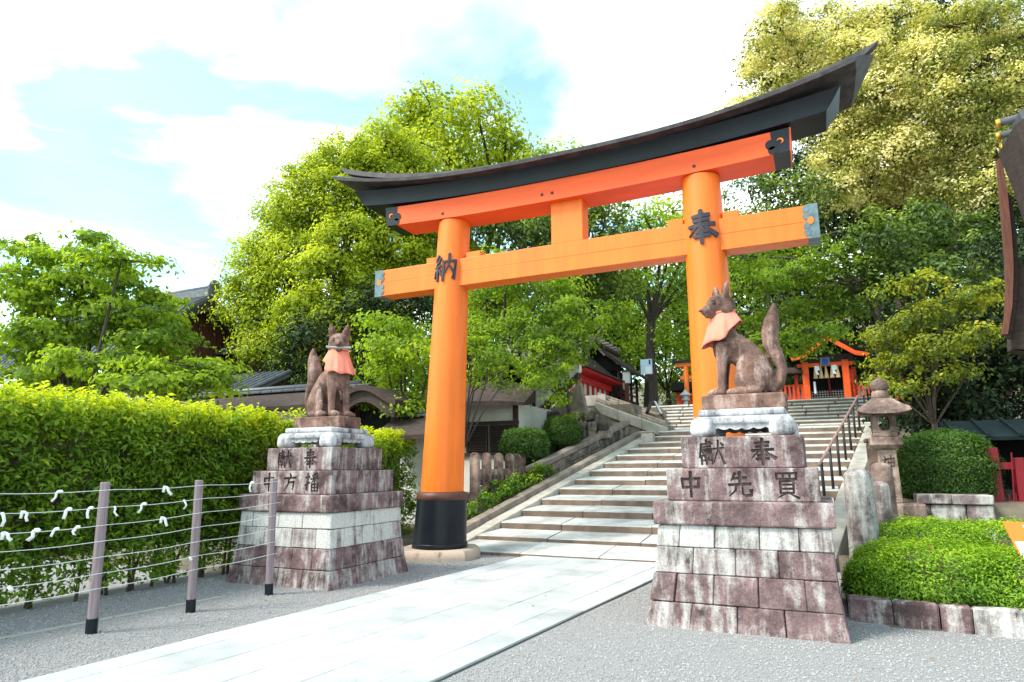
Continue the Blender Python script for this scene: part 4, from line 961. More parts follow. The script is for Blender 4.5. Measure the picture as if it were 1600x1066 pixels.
# rounded granite posts
def gpost(label, x, y, w, h, m, col, z0=0.15):
    t = thing('granite_post', label, 'stone post', (x, y, z0), 'round-topped stone posts')
    b = MB(); pr = [(w * 1.18, z0), (w * 1.06, z0 + h * 0.55), (w, h - w * .55 + z0)] + [(w * cos(q), z0 + h - w * .55 + w * .62 * sin(q)) for q in np.linspace(0.15, 1.5, 7)]
    b.lathe(pr, 24, (x, y)); o = b.build('shaft', m, t, True, col=col); smooth_angle(o, 50)
    o2 = MB().box(x - w * 1.35, x + w * 1.35, y - w * 1.35, y + w * 1.35, z0 - 0.1, z0 + 0.06).build('footing', m, t, col=col); bevel(o2, 0.02)
gpost('thick pale granite post with rounded top and brown stain, right of nearest pedestal', 0.43, 9.75, 0.168, 1.5, mGran, 0.16, 0.05)
gpost('narrow mottled granite post half hidden behind the thick pale post', 0.70, 10.35, 0.12, 1.18, mGran, 0.0, 0.2)
gpost('dark brown round-topped stone post just left of the stone lantern', 0.80, 11.15, 0.145, 1.38, mLant, -0.3, 0.25)
# dark stone pillar behind the lantern
gp = thing('stone_pillar', 'square grey-brown stone pillar directly behind the lantern shaft', 'stone post', (0.86, 12.75, 0.9))
bevel(MB().box(0.74, 0.98, 12.65, 12.9, 0.8, 1.97).build('shaft', mLant, gp, col=-0.1), 0.02)
bevel(MB().box(0.71, 1.01, 12.62, 12.93, 1.972, 2.04).build('cap', mLant, gp, col=-0.1), 0.015)
# stone lantern
LX, LY = 0.965, 12.0
ln_ = thing('stone_lantern', 'carved stone lantern with peaked roof standing beside the clipped shrub', 'lantern', (LX, LY, 0.78))
bevel(MB().box(LX - .35, LX + .42, LY - .3, LY + .35, 0.70, 1.03).build('base', mLant, ln_, col=0.05), 0.03, 2)
sh_ = bevel(MB().hexa([(LX - .175, LY - .17, 1.033), (LX + .175, LY - .17, 1.033), (LX + .175, LY + .17, 1.033), (LX - .175, LY + .17, 1.033), (LX - .155, LY - .155, 1.845), (LX + .155, LY - .155, 1.845), (LX + .155, LY + .155, 1.845), (LX - .155, LY + .155, 1.845)]).build('shaft', mLant, ln_, col=0.22), 0.015, 2)
bevel(MB().hexa([(LX - .2, LY - .2, 1.848), (LX + .2, LY - .2, 1.848), (LX + .2, LY + .2, 1.848), (LX - .2, LY + .2, 1.848), (LX - .27, LY - .27, 1.90), (LX + .27, LY - .27, 1.90), (LX + .27, LY + .27, 1.90), (LX - .27, LY + .27, 1.90)]).build('platform_base', mLant, ln_, col=0.15), 0.012, 2)
bevel(MB().box(LX - .275, LX + .275, LY - .275, LY + .275, 1.902, 2.03).build('platform', mLant, ln_, col=0.15), 0.015, 2)
fb = thing_part('fire_box', ln_)
bevel(MB().box(LX - .215, LX + .215, LY - .215, LY + .215, 2.032, 2.10).build('sill', mLant, fb, col=0.1), 0.01)
for sx in (-1, 1):
    for sy in (-1, 1): bevel(MB().box(LX + sx * .165 - .045, LX + sx * .165 + .045, LY + sy * .165 - .045, LY + sy * .165 + .045, 2.102, 2.38).build('corner_post', mLant, fb, col=0.0), 0.01)
for sx, sy in ((0, -1), (0, 1), (1, 0), (-1, 0)):
    b = MB(); poly = [(-.118, 2.102), (.118, 2.102), (.118, 2.378), (-.118, 2.378)]
    inn = [(.098 * abs(cos(q)) ** .6 * (1 if cos(q) > 0 else -1), 2.24 + .112 * abs(sin(q)) ** .6 * (1 if sin(q) > 0 else -1)) for q in np.linspace(0, 2 * pi, 25)[:-1]]
    out = []
    for u_, z_ in inn:
        q = math.atan2(z_ - 2.24, u_); kx = .118 / max(1e-6, abs(cos(q))); kz = .138 / max(1e-6, abs(sin(q))); k = min(kx, kz); out.append((k * cos(q), 2.24 + k * sin(q)))
    def P3(u_, z_, d): return (LX + u_, LY + sy * d, z_) if sy else (LX + sx * d, LY + u_, z_)
    V = [P3(u_, z_, .20) for u_, z_ in out] + [P3(u_, z_, .20) for u_, z_ in inn] + [P3(u_, z_, .15) for u_, z_ in inn]; nn_ = len(inn)
    F = [(i, (i + 1) % nn_, nn_ + (i + 1) % nn_, nn_ + i) for i in range(nn_)] + [(nn_ + i, nn_ + (i + 1) % nn_, 2 * nn_ + (i + 1) % nn_, 2 * nn_ + i) for i in range(nn_)]
    mk('window_panel', V, F, mLant, fb, col=0.0)
# roof with upturned corners
n = 12; V = []; rings = [(0.0, 2.40, 0.20), (0.05, 2.385, 0.44), (0.3, 2.45, 0.42), (0.6, 2.53, 0.30), (1.0, 2.64, 0.17)]
for f, z, h in rings:
    for sd4 in range(4):
        for k in range(n):
            s = -1 + 2 * k / n; u_, v_ = {0: (s, -1), 1: (1, s), 2: (-s, 1), 3: (-1, -s)}[sd4]
            up_ = 0.05 * (1 - f) * abs(s) ** 4 if h > .25 else 0
            V.append((LX + u_ * h * (1 + 0.06 * abs(s) ** 6 * (1 - f)), LY + v_ * h * (1 + 0.06 * abs(s) ** 6 * (1 - f)), z + up_))
m4 = 4 * n; F = [(j * m4 + k, j * m4 + (k + 1) % m4, (j + 1) * m4 + (k + 1) % m4, (j + 1) * m4 + k) for j in range(len(rings) - 1) for k in range(m4)] + [tuple(range(m4))[::-1], tuple(4 * m4 + k for k in range(m4))]
smooth_angle(mk('roof', V, F, mLant, ln_, col=-0.22), 35)
MB().lathe([(0.15, 2.642), (0.165, 2.66), (0.15, 2.74), (0.125, 2.765)], 20, (LX, LY)).build('collar', mLant, ln_, True, col=-0.2)
MB().lathe([(0.10, 2.767), (0.155, 2.80), (0.165, 2.86), (0.13, 2.92), (0.06, 2.955), (0.02, 2.975)], 20, (LX, LY)).build('finial', mLant, ln_, True, col=-0.2)
for poly in strokes('神', 12): MB().prism([(LX + p[0] * .22, LY - .159, 1.62 + p[1] * .25) for p in poly], (0, -.006, 0)).build('character_stroke', mGroove, sh_)
b = MB()                                              # small cursive strokes below, too worn to read
for r_ in range(20):
    zz = 1.44 - r_ * 0.019; w_ = rng.uniform(0.03, 0.075); x_ = LX + 0.035 + rng.normal(0, .008); a = rng.uniform(-.018, .022)
    b.prism([(x_ - w_ / 2, LY - .166 - (1.6 - zz) * .018, zz), (x_ + w_ / 2, LY - .166 - (1.6 - zz) * .018, zz + a), (x_ + w_ / 2, LY - .166 - (1.6 - zz) * .018, zz + a + .007), (x_ - w_ / 2, LY - .166 - (1.6 - zz) * .018, zz + .007)], (0, -.004, 0))
b.build('worn_strokes', mGroove, sh_)['kind'] = 'stuff'
for part_ in ln_.children_recursive:
    if part_.type == 'MESH' and not part_.name.startswith('base'):
        for v_ in part_.data.vertices: v_.co.x *= 0.80; v_.co.y *= 0.80
# terrace wall with coping, and the big clipped shrub on it
tw = thing('terrace_wall', 'low block wall with flat coping under the large clipped shrub', 'wall', (1.8, 12.1, 0.3))
for a, b in ((1.30, 1.75), (1.75, 2.27)):
    rough_block([(a + .003, 11.93, 1.02), (b - .003, 11.93, 1.02), (b - .003, 12.4, 1.02), (a + .003, 12.4, 1.02), (a + .003, 11.93, 1.16), (b - .003, 11.93, 1.16), (b - .003, 12.4, 1.16), (a + .003, 12.4, 1.16)], 'coping_stone', mGran, tw, 0.12, 0.012)
for a, b, z0, z1, cv in ((1.30, 1.47, .62, 1.015, .2), (1.47, 1.92, .73, 1.015, .3), (1.92, 2.27, .70, 1.015, -.1), (1.30, 1.85, .2, .60, .1), (1.47, 1.92, .61, .72, -0.2), (1.85, 2.27, .2, .69, .15)):
    rough_block([(a + .006, 11.97, z0 + .006), (b - .006, 11.97, z0 + .006), (b - .006, 12.35, z0 + .006), (a + .006, 12.35, z0 + .006), (a + .006, 11.97, z1 - .006), (b - .006, 11.97, z1 - .006), (b - .006, 12.35, z1 - .006), (a + .006, 12.35, z1 - .006)], 'wall_block', mGran, tw, cv, 0.014)
def clipped(name, label, c_, r_, n_, leaf, m, power=2.4, zmin=-0.8, trunk=0, grp=None, tl=0.4):
    t = thing(name, label, 'bush', (c_[0], c_[1], c_[2] - r_[2] - trunk), grp)
    P, N, nn, dp = shell_leaves(c_, r_, n_, leaf, 0.018 + leaf * .25, power, zmin, 0.35)
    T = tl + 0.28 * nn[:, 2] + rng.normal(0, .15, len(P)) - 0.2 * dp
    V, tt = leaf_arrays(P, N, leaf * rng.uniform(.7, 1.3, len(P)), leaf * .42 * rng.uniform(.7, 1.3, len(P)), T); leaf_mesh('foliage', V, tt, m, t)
    V, F = ell(c_, tuple(x * .88 for x in r_), None, 18); mk('inner_twigs', V, F, mSoil, t, True)
    if trunk:
        MB().tube([(c_[0], c_[1], c_[2] - r_[2] - trunk - .2), (c_[0] + .02, c_[1], c_[2] - r_[2] * .5)], [0.07, 0.06], 8).build('trunk', mBark, t, True)
        MB().tube([(c_[0] - .16, c_[1] - .05, c_[2] - r_[2] - trunk - .2), (c_[0] - .12, c_[1], c_[2] - r_[2] * .5)], [0.05, 0.04], 8).build('trunk', mBark, t, True)
    return t
clipped('clipped_shrub', 'large dark green clipped shrub on the terrace wall right of the lantern', (1.86, 12.95, 1.5), (0.72, 0.62, 0.66), 30000, 0.05, LBox, 2.25, -0.8)
clipped('round_shrub', 'round clipped dark green shrub on short trunks beside the stone post fence', (-7.62, 17.5, 2.18), (0.68, 0.62, 0.52), 16000, 0.075, LBox, 2.3, -0.9, 0.35, 'round clipped shrubs')
clipped('round_shrub', 'round clipped shrub against the rubble wall, farther up the slope', (-7.05, 19.0, 2.62), (0.56, 0.55, 0.48), 11000, 0.075, LBox, 2.3, -0.9, 0.3, 'round clipped shrubs')

# ---- stone post fence (six posts, two rails, filler stones)
tf = thing('stone_fence', 'row of round-topped purple-brown stone posts with rails left of the stairs', 'fence', (-7.5, 15.6, 0.6))
fpx = [741.5, 760, 779, 796, 807, 815]; fY = [14.2, 14.75, 15.3, 15.85, 16.4, 16.95]
fxy = [(ony(x_, 750, Y_)[0], Y_) for x_, Y_ in zip(fpx, fY)]
fp = None
for x_, Y_ in fxy:
    if fp is None:
        w_ = 0.115
        b = MB(); prof = [(-w_, 0.3), (w_, 0.3)] + [(w_ * cos(q), 1.86 + w_ * .95 * sin(q)) for q in np.linspace(0, pi, 11)]
        b.prism([(x_ + u_, Y_ - .05, z_) for u_, z_ in prof], (0, .12, 0)); fp = bevel(b.build('post', mLant, tf, col=-0.05, loc=(x_, Y_, 0)), 0.018, 2)
    else: 
        o = copy_tree(fp, tf, Vector((x_, Y_, 0)) - tf.location); o.location.z = fp.location.z; 
for zr in (1.42, 1.02):
    for (xa, ya), (xb_, yb) in zip(fxy[:-1], fxy[1:]):
        d = np.array([xb_ - xa, yb - ya]); d /= np.linalg.norm(d); nrm = np.array([-d[1], d[0]]) * .05
        a_ = np.array([xa, ya]) + d * .12; b_ = np.array([xb_, yb]) - d * .12
        rough_block([(*(a_ - nrm), zr), (*(a_ + nrm), zr), (*(b_ + nrm), zr), (*(b_ - nrm), zr), (*(a_ - nrm), zr + .15), (*(a_ + nrm), zr + .15), (*(b_ + nrm), zr + .15), (*(b_ - nrm), zr + .15)], 'rail', mLant, tf, 0.1, 0.01)
        c2 = (a_ + b_) / 2
        bevel(MB().box(c2[0] - .07, c2[0] + .07, c2[1] - .07, c2[1] + .07, zr - .23, zr - .003).build('filler_stone', mPed, tf, col=0.0), 0.01)
# ---- low planting along the kerb
def low_plants(label, pts, rad, n_, m, leaf, name='low_shrub'):
    c0 = pts[0]; t = thing(name, label, 'bush', c0)
    lob = [(np.array(p), np.array([r, r, r * .8])) for p, r in zip(pts, rad)]
    P, N, T, _ = crown_points(lob, 22, n_, 0.12, 0.7, 0.3)
    V, tt = leaf_arrays(P, N, leaf * rng.uniform(.7, 1.3, len(P)), leaf * .5, T); leaf_mesh('foliage', V, tt, m, t)
    s = MB()
    for p, r in zip(pts, rad): s.tube([np.array(p) - (0, 0, r + .05), np.array(p)], [0.02, 0.01], 5)
    s.build('stems', mStem, t)
q = lambda Y, o_, dz: (side_x(Y) + o_, Y, stair_z(Y) + dz)
low_plants('low leafy green plants between the kerb and the stone post fence', [q(12.3, -.85, .1), q(12.9, -.8, .12), q(13.5, -.85, .18), q(14.1, -.82, .25), q(14.7, -.85, .28), q(15.2, -.82, .3), q(15.7, -.85, .28)], [.18, .2, .22, .27, .3, .28, .24], 26, LAza, 0.08)
low_plants('small yellow-green shrub at the lower end of the coping wall', [q(16.3, -.78, .35), q(16.6, -.7, .25), q(16.1, -.72, .15)], [.22, .18, .18], 24, LH, 0.085)
for yy_, oo in ((12.1, -0.95),):
    kk = thing('block_stack', 'two buff stone blocks beside the left torii pillar base', 'stone block', (side_x(yy_) + oo, yy_, 0.1))
    bevel(MB().box(side_x(yy_) + oo - .2, side_x(yy_) + oo + .12, yy_, yy_ + .4, 0.0, .42).build('lower_block', mLant, kk, col=.1), .02)
    bevel(MB().box(side_x(yy_) + oo - .2, side_x(yy_) + oo + .0, yy_ + .02, yy_ + .35, .423, .85).build('upper_block', mLant, kk, col=.1), .02)

# ---- handrail on the right of the stairs
hr = thing('handrail', 'copper coloured handrail on black iron posts at the right of the stairs', 'railing', (0.2, 16, 1.1))
def hx(Y): return rside_x(Y) - 0.16
def hz(Y): return stair_z(Y) + 0.86
b = MB(); pts = [(hx(Y), Y, hz(Y)) for Y in np.linspace(14.6, 22.9, 6)] + [(hx(24.2), 24.2, hz(22.9) + .12), (hx(27.3), 27.3, 4.03 + .9)]
b.tube(pts, 0.03, 8); b.build('rail', mRail, hr, True)
for Y in np.arange(14.9, 22.9, 1.26):
    MB().tube([(hx(Y), Y, stair_z(Y) - .1), (hx(Y), Y, hz(Y) - .028)], 0.03, 8).build('post', mIron, hr, True)
for Y in (24.6, 26.0, 27.2):
    MB().tube([(hx(Y), Y, 2.9 + (Y - 24.2) * .37), (hx(Y), Y, hz(22.9) + .1 + (Y - 24.2) * .225)], 0.03, 8).build('post', mIron, hr, True)

# ---- red railing and copper board at the right edge, shade put into their colours
rr = thing('red_fence', 'crimson timber railing with shade darkened into its colour at the right edge', 'fence', (2.5, 12.7, 0.3))
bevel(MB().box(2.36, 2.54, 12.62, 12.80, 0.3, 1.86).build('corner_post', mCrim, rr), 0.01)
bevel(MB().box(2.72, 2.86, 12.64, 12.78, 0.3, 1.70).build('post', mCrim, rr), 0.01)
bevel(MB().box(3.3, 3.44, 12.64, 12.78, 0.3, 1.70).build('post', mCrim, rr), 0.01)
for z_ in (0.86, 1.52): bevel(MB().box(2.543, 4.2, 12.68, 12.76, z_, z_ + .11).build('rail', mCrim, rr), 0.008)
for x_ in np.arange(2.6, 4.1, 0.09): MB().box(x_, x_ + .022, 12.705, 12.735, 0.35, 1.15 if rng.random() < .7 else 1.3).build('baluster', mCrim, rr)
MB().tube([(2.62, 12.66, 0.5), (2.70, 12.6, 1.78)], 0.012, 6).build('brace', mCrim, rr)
cb = thing('copper_canopy', 'green copper canopy roof with shade darkened into its colour above the crimson railing', 'canopy', (2.9, 13.4, 1.9))
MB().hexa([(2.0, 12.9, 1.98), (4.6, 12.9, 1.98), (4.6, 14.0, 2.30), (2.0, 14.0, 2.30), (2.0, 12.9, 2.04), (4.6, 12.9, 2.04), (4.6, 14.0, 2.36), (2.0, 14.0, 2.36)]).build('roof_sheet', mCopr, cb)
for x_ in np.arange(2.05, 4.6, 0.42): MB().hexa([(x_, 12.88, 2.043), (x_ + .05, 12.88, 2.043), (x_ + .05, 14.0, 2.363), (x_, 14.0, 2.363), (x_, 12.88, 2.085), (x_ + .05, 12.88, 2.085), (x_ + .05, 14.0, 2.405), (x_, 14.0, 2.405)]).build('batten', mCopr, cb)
MB().box(2.3, 5.2, 13.9, 14.0, 0.2, 2.2).build('interior_shade_panel', mDark, cb); MB().box(2.2, 4.6, 13.2, 13.9, 0.2, 0.9).build('plinth', mDWood, cb)  # black panel added for the unlit interior beneath the canopy
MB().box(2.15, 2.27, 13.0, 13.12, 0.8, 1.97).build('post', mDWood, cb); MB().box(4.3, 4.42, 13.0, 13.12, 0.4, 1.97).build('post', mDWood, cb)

# ---- big shrine roof corner at the right edge
er = thing('shrine_roof', 'steep bark shrine roof corner with black ridge tiles and gilt caps at right edge', 'roof', (4.0, 12.0, 0))
def sweep(pp, name, m, wdt, par, dy=0.0):
    """curved gable board: an outline of (X, Z) points with thickness along Y"""
    return MB().prism([(x_, 11.2 - dy, z_) for x_, z_ in pp], (0, -wdt, 0)).build(name, m, par)
def o2(x_, y_, Y=11.2): p = ony(x_, y_, Y); return (p[0], p[2])
bargeo = [o2(1556, 255), o2(1562, 330), o2(1568, 400), o2(1570, 450), o2(1568, 500), o2(1563, 525)]
bargei = [o2(1571, 525), o2(1578, 480), o2(1580, 420), o2(1577, 370), o2(1571, 310), o2(1562, 250)]
bargeo2 = [o2(1572, 300), o2(1578, 370), o2(1581, 420), o2(1579, 480), o2(1573, 528), o2(1579, 530), o2(1587, 480), o2(1590, 420), o2(1588, 370), o2(1580, 310)]
sweep(bargeo2, 'inner_board', mDWood, 0.1, er, -0.06)
sweep(bargeo + bargei, 'gable_board', mBWood, 0.14, er)
sl = [o2(1556, 247), o2(1577, 232), o2(1640, 190), o2(1900, 260), o2(1900, 620), o2(1640, 470), o2(1600, 368), o2(1578, 300)]
sweep(sl, 'bark_roof', mThat, 0.9, er, 0.145)
sweep([o2(1582, 520), o2(1590, 450), o2(1588, 395), o2(1640, 480), o2(1900, 620), o2(1900, 560), o2(1640, 560), o2(1583, 545)], 'gable_wall', mDWood, 0.3, er, -0.32)
for (xa, ya, r_) in ((1560, 193, .055), (1560, 213, .05)):
    p = ony(xa, ya, 11.1); d = np.array([1.0, -0.25, 0.03])
    MB().tube([p + d * .03, p + d * 2.6], r_, 12).build('ridge_tile', mTile, er, True)
    MB().tube([p - d * .03, p + d * .028], r_ * 1.15, 12).build('gilt_cap', mGold, er, True)
p = ony(1577, 226, 11.15); MB().tube([p + (-.02, .07, 0), p + (0, .02, 0)], .11, 12).build('gilt_cap', mGold, er, True); MB().tube([p + (0, .02, 0), p + (.3, -.9, .03)], .10, 12).build('ridge_tile', mTile, er, True)
for k in range(6):
    p = ony(1590 + 9 * k, 232 + 1 * k, 11.25); MB().tube([p, p + np.array([0.6, -.4, 0.02])], .05, 8).build('roof_tile', mTile, er, True)
sweep([o2(1578, 200), o2(1660, 172), o2(1760, 200), o2(1660, 236), o2(1592, 240)], 'tiled_ridge', mTile, 0.5, er, 0.02)
rp_ = [o2(1597, 505), o2(1606, 505), o2(1600, 545), o2(1595, 560)]
sweep(rp_, 'red_bracket', mCrim, 0.2, er, 0.2)
MB().box(4.6, 4.9, 11.6, 11.9, 0.0, 3.4).build('column', mCrim, er)

# ---- orange notice at the right edge
sg = thing('notice_sign', 'tilted orange and white notice board standing behind the azalea, right edge', 'sign', (1.95, 8.75, 0.2))
p00, p10, p11, p01 = [np.array(v) for v in ((1.80, 8.62, 0.64), (2.18, 8.60, 0.64), (2.10, 8.80, 1.0), (1.72, 8.82, 1.0))]
def quad(a, b, name, m, off):
    P = [p00 + (p10 - p00) * u_ + (p01 - p00) * v_ for u_, v_ in ((a[0], a[1]), (b[0], a[1]), (b[0], b[1]), (a[0], b[1]))]; nrm = np.cross(p10 - p00, p01 - p00); nrm /= np.linalg.norm(nrm)
    return MB().prism([p + nrm * off for p in P], -nrm * (0.012 if off < .002 else .003)).build(name, m, sg)
quad((0, 0), (1, 1), 'board', mOrng, 0.0); quad((0.05, 0.0), (1, 0.46), 'white_panel', mWhite, 0.004); quad((0.02, 0.0), (0.10, 0.12), 'blue_corner', mTeal, 0.008)
for k, (a, b, v) in enumerate(((0.42, 0.9, .85), (0.48, 0.9, .74))): quad((a, v), (b, v + .06), 'text_line', mWhite, 0.004)
MB().tube([(1.97, 8.78, 0.1), (1.97, 8.78, 0.85)], 0.02, 8).build('stake', mIron, sg)

# ================================================================== BUILDINGS
# wall with tiled ridge and bark roof behind the hedge
ww = thing('roofed_wall', 'cream garden wall with tiled ridge and bark roof behind the long hedge', 'wall', (-13, 14.2, 0))
MB().box(-22, -11.0, 14.1, 14.4, 0, 3.2).build('wall_panel', mPlas, ww)
rp1 = [(14.25, 3.72), (13.95, 3.62), (13.5, 3.40), (13.15, 3.22), (13.15, 3.12), (14.25, 3.2), (15.35, 3.12), (15.35, 3.22), (14.9, 3.42), (14.5, 3.64)]
MB().prism([(-22, y_, z_) for y_, z_ in rp1], (11.05, 0, 0)).build('bark_roof', mThat, ww)
for x_ in np.arange(-21.9, -10.95, 0.42): bevel(MB().box(x_, x_ + .41, 14.08, 14.42, 3.722, 3.80).build('ridge_tile', mTile, ww), .015)
MB().tube([(-22, 14.25, 3.84), (-10.95, 14.25, 3.84)], .09, 10).build('ridge_roll', mTile, ww, True)
# gate with cusped gable between the walls
gt = thing('cusped_gate', 'dark gateway with curved gable roof between the two garden walls', 'gate', (-10.4, 14.3, 0))
bow = [(-11.35 + 2.1 * t_, 3.25 + 0.42 * sin(pi * t_) ** 1.6) for t_ in np.linspace(0, 1, 17)]
MB().prism([(x_, 13.4, z_) for x_, z_ in bow] + [(x_, 13.4, z_ - .14) for x_, z_ in bow[::-1]], (0, 1.7, 0)).build('roof', mDWood, gt)
MB().prism([(x_ * .96 - 10.3 * .04, 13.5, z_ - .145) for x_, z_ in bow] + [(x_ * .9 - 10.3 * .1, 13.5, z_ - .42) for x_, z_ in bow[::-1]], (0, .12, 0)).build('bargeboard', mDWood, gt)
for x_ in (-11.05, -9.75): MB().box(x_ - .11, x_ + .11, 14.1, 14.32, 0, 3.2).build('post', mDWood, gt)
MB().box(-10.9, -9.9, 14.2, 14.28, 0, 3.1).build('door', mDark, gt)
ww2 = thing('roofed_wall', 'lower garden wall with tiled ridge left of the torii pillar, behind the short hedge', 'wall', (-9.0, 14.2, 0))
MB().box(-9.6, -8.3, 14.1, 14.35, 0, 2.5).build('wall_panel', mPlas, ww2)
MB().prism([(-9.75, y_, z_ - .85) for y_, z_ in rp1], (1.5, 0, 0)).build('bark_roof', mThat, ww2)
for x_ in np.arange(-9.75, -8.3, 0.42): bevel(MB().box(x_, x_ + .41, 14.08, 14.42, 2.872, 2.93).build('ridge_tile', mTile, ww2), .015)
MB().tube([(-9.75, 14.25, 2.97), (-8.25, 14.25, 2.97)], .08, 10).build('ridge_roll', mTile, ww2, True)

# small plaster building with bark eave and lattice windows
wb = thing('plaster_building', 'small white plaster building with dark lattice windows and bark eave by the pillar', 'building', (-9.3, 18.6, 0.6))
MB().box(-11.2, -8.08, 18.0, 21.0, 0.3, 3.5).build('wall', mPlas, wb)
MB().box(-11.2, -8.0, 17.9, 17.99, 2.88, 2.98).build('beam', mDWood, wb); MB().box(-8.16, -8.02, 17.88, 17.99, 0.3, 3.52).build('corner_post', mDWood, wb)
for a, b in ((-9.75, -9.02), (-8.96, -8.22)):
    fr = MB().box(a, b, 17.93, 17.985, 2.06, 2.86).build('window', mDark, wb)
    for z_ in np.arange(2.10, 2.86, 0.055): MB().box(a + .03, b - .03, 17.915, 17.929, z_, z_ + .03).build('slat', mDWood, fr)
    for x_ in (a, b - .05): MB().box(x_, x_ + .05, 17.91, 17.928, 2.06, 2.86).build('frame', mDWood, fr)
MB().box(-11.2, -8.17, 17.9, 17.99, 1.98, 2.05).build('sill', mDWood, wb)
er1 = [(17.1, 3.38), (17.1, 3.52), (17.5, 3.72), (18.0, 4.0), (18.4, 4.25), (18.4, 3.6)]
V = []; nX = 12
for i in range(nX + 1):
    f = i / nX; x_ = -11.4 + 3.75 * f; lift = 0.0; k = max(0, (f - .72) / .28)
    for y_, z_ in er1: V.append((x_, y_ + (18.4 - y_) * 0.35 * k ** 2, z_ - 0.32 * k ** 1.5 * (z_ - 3.35) / .9 ))
m6 = len(er1); F = [(i * m6 + j, (i + 1) * m6 + j, (i + 1) * m6 + (j + 1) % m6, i * m6 + (j + 1) % m6) for i in range(nX) for j in range(m6)] + [tuple(range(m6)), tuple(nX * m6 + j for j in range(m6))[::-1]]
mk('bark_roof', V, F, mThat, wb)
MB().box(-11.2, -8.9, 18.45, 21, 3.5, 5.2).build('upper_wall', mDark, wb); MB().box(-9.05, -8.75, 18.4, 18.44, 3.9, 5.2).build('corner_post', mDWood, wb)
# white stair wall with dark sloping sill
sw = thing('slope_wall', 'white plaster wall with dark sloping sill rising behind the round shrubs', 'wall', (-8.5, 20.8, 1.5))
def y21(x_, y_): p = ony(x_, y_, 20.8); return (p[0], 20.8, p[2])
MB().prism([y21(787, 690), y21(850, 628), y21(905, 580), y21(905, 500), y21(780, 520)], (0, .25, 0)).build('wall_panel', mPlas, sw)
pts = [y21(787, 692), y21(903, 582), y21(903, 590), y21(792, 697)]; MB().prism([(x_, y_ - .05, z_) for x_, y_, z_ in pts], (0, .32, 0)).build('sloping_sill', mDWood, sw)
pts = [y21(832, 645), y21(837, 640), y21(837, 520), y21(832, 520)]; MB().prism([(x_, y_ - .03, z_) for x_, y_, z_ in pts], (0, .2, 0)).build('post', mDWood, sw)
pts = [y21(795, 700), y21(905, 597), y21(914, 640), y21(870, 680), y21(820, 740)]; MB().prism([(x_, y_ + .03, z_) for x_, y_, z_ in pts], (0, .3, 0)).build('stone_slope', mKerb, sw)

# tiled house at the left
th = thing('tiled_house', 'old house with grey tiled gable roof behind the left maple tree', 'house', (-22, 20, 0))
rx_, _, rz_ = ony(334, 462, 20)
MB().box(-36, rx_ - 1.0, 17.2, 23, 0, 5.3).build('wall', mPlas, th)
def slopepts(x_): return None
ey = [(20.0, rz_), (18.8, rz_ - 0.75), (17.6, rz_ - 1.85), (16.6, rz_ - 3.0), (15.9, rz_ - 3.6)]
for sgn in (1, -1):
    pr = [(20 + (y_ - 20) * sgn, z_) for y_, z_ in ey]
    poly = pr + [(y_, z_ - .16) for y_, z_ in pr[::-1]]
    MB().prism([(-34, y_, z_) for y_, z_ in poly], (34 + rx_, 0, 0)).build('roof', mTile, th)
rofs = MB()
for x_ in np.arange(-33.8, rx_, 0.34):
    rofs.tube([(x_, y_, z_ + .03) for y_, z_ in ey], .075, 6)
stuff(rofs.build('tile_rolls', mTile, th))
MB().box(-34, rx_ + .05, 19.82, 20.18, rz_ - .02, rz_ + .32).build('ridge', mTile, th)
MB().tube([(-34, 20, rz_ + .36), (rx_ + .1, 20, rz_ + .36)], .12, 10).build('ridge_roll', mTile, th, True)
V, F = ell((rx_ + .05, 20, rz_ + .25), (.14, .4, .45), None, 12); mk('ridge_end_tile', V, F, mTile, th, True)
gb = [(20.0 + (y_ - 20) * s_, z_ - .18) for s_ in (1,) for y_, z_ in ey][::-1] + [(20.0 - (y_ - 20), z_ - .18) for y_, z_ in ey[1:]]
MB().prism([(rx_ - .9, y_, z_) for y_, z_ in gb], (.1, 0, 0)).build('gable_wall', mBWood, th)
for k in np.arange(16.4, 23.7, .3):
    zt_ = np.interp(20 - abs(k - 20), [y_ for y_, z_ in ey[::-1]], [z_ for y_, z_ in ey[::-1]]) - .3
    if zt_ > 5.0: MB().box(rx_ - .79, rx_ - .74, k, k + .06, 4.9, zt_).build('batten', mBWood, th)
for sgn in (1, -1):
    pr = [(20 + (y_ - 20) * sgn, z_) for y_, z_ in ey]
    MB().prism([(rx_ - .1, y_, z_ - .165) for y_, z_ in pr] + [(rx_ - .1, y_, z_ - .55) for y_, z_ in pr[::-1]], (.12, 0, 0)).build('bargeboard', mDWood, th)
# lower tiled roof in front of it
lr = thing('low_tiled_roof', 'low grey tiled roof under the gable of the old house', 'roof', (-18.5, 16.5, 3.5))
MB().hexa([(-27, 14.9, 3.55), (-16.4, 14.9, 3.55), (-16.4, 17.4, 4.75), (-27, 17.4, 4.75), (-27, 14.9, 3.72), (-16.4, 14.9, 3.72), (-16.4, 17.4, 4.92), (-27, 17.4, 4.92)]).build('roof_slope', mTile, lr)
rofs = MB()
for x_ in np.arange(-26.9, -16.35, 0.3): rofs.tube([(x_, 14.85, 3.73), (x_, 17.4, 4.94)], .07, 6)
stuff(rofs.build('tile_rolls', mTile, lr)); rofs = MB()
for j in range(9):
    y_ = 15.05 + j * .28; rofs.box(-27, -16.4, y_, y_ + .03, 3.74 + (y_ - 14.9) * .48, 3.775 + (y_ - 14.9) * .48)
stuff(rofs.build('tile_edges', mTile, lr))
MB().box(-27, -16.6, 15.6, 17.2, 0, 3.9).build('wall', mDWood, lr)
sr = thing('small_tiled_roof', 'small dark tiled roof end between the old house and the camphor tree', 'roof', (-17, 22, 4))
p = ony(395, 530, 22); 
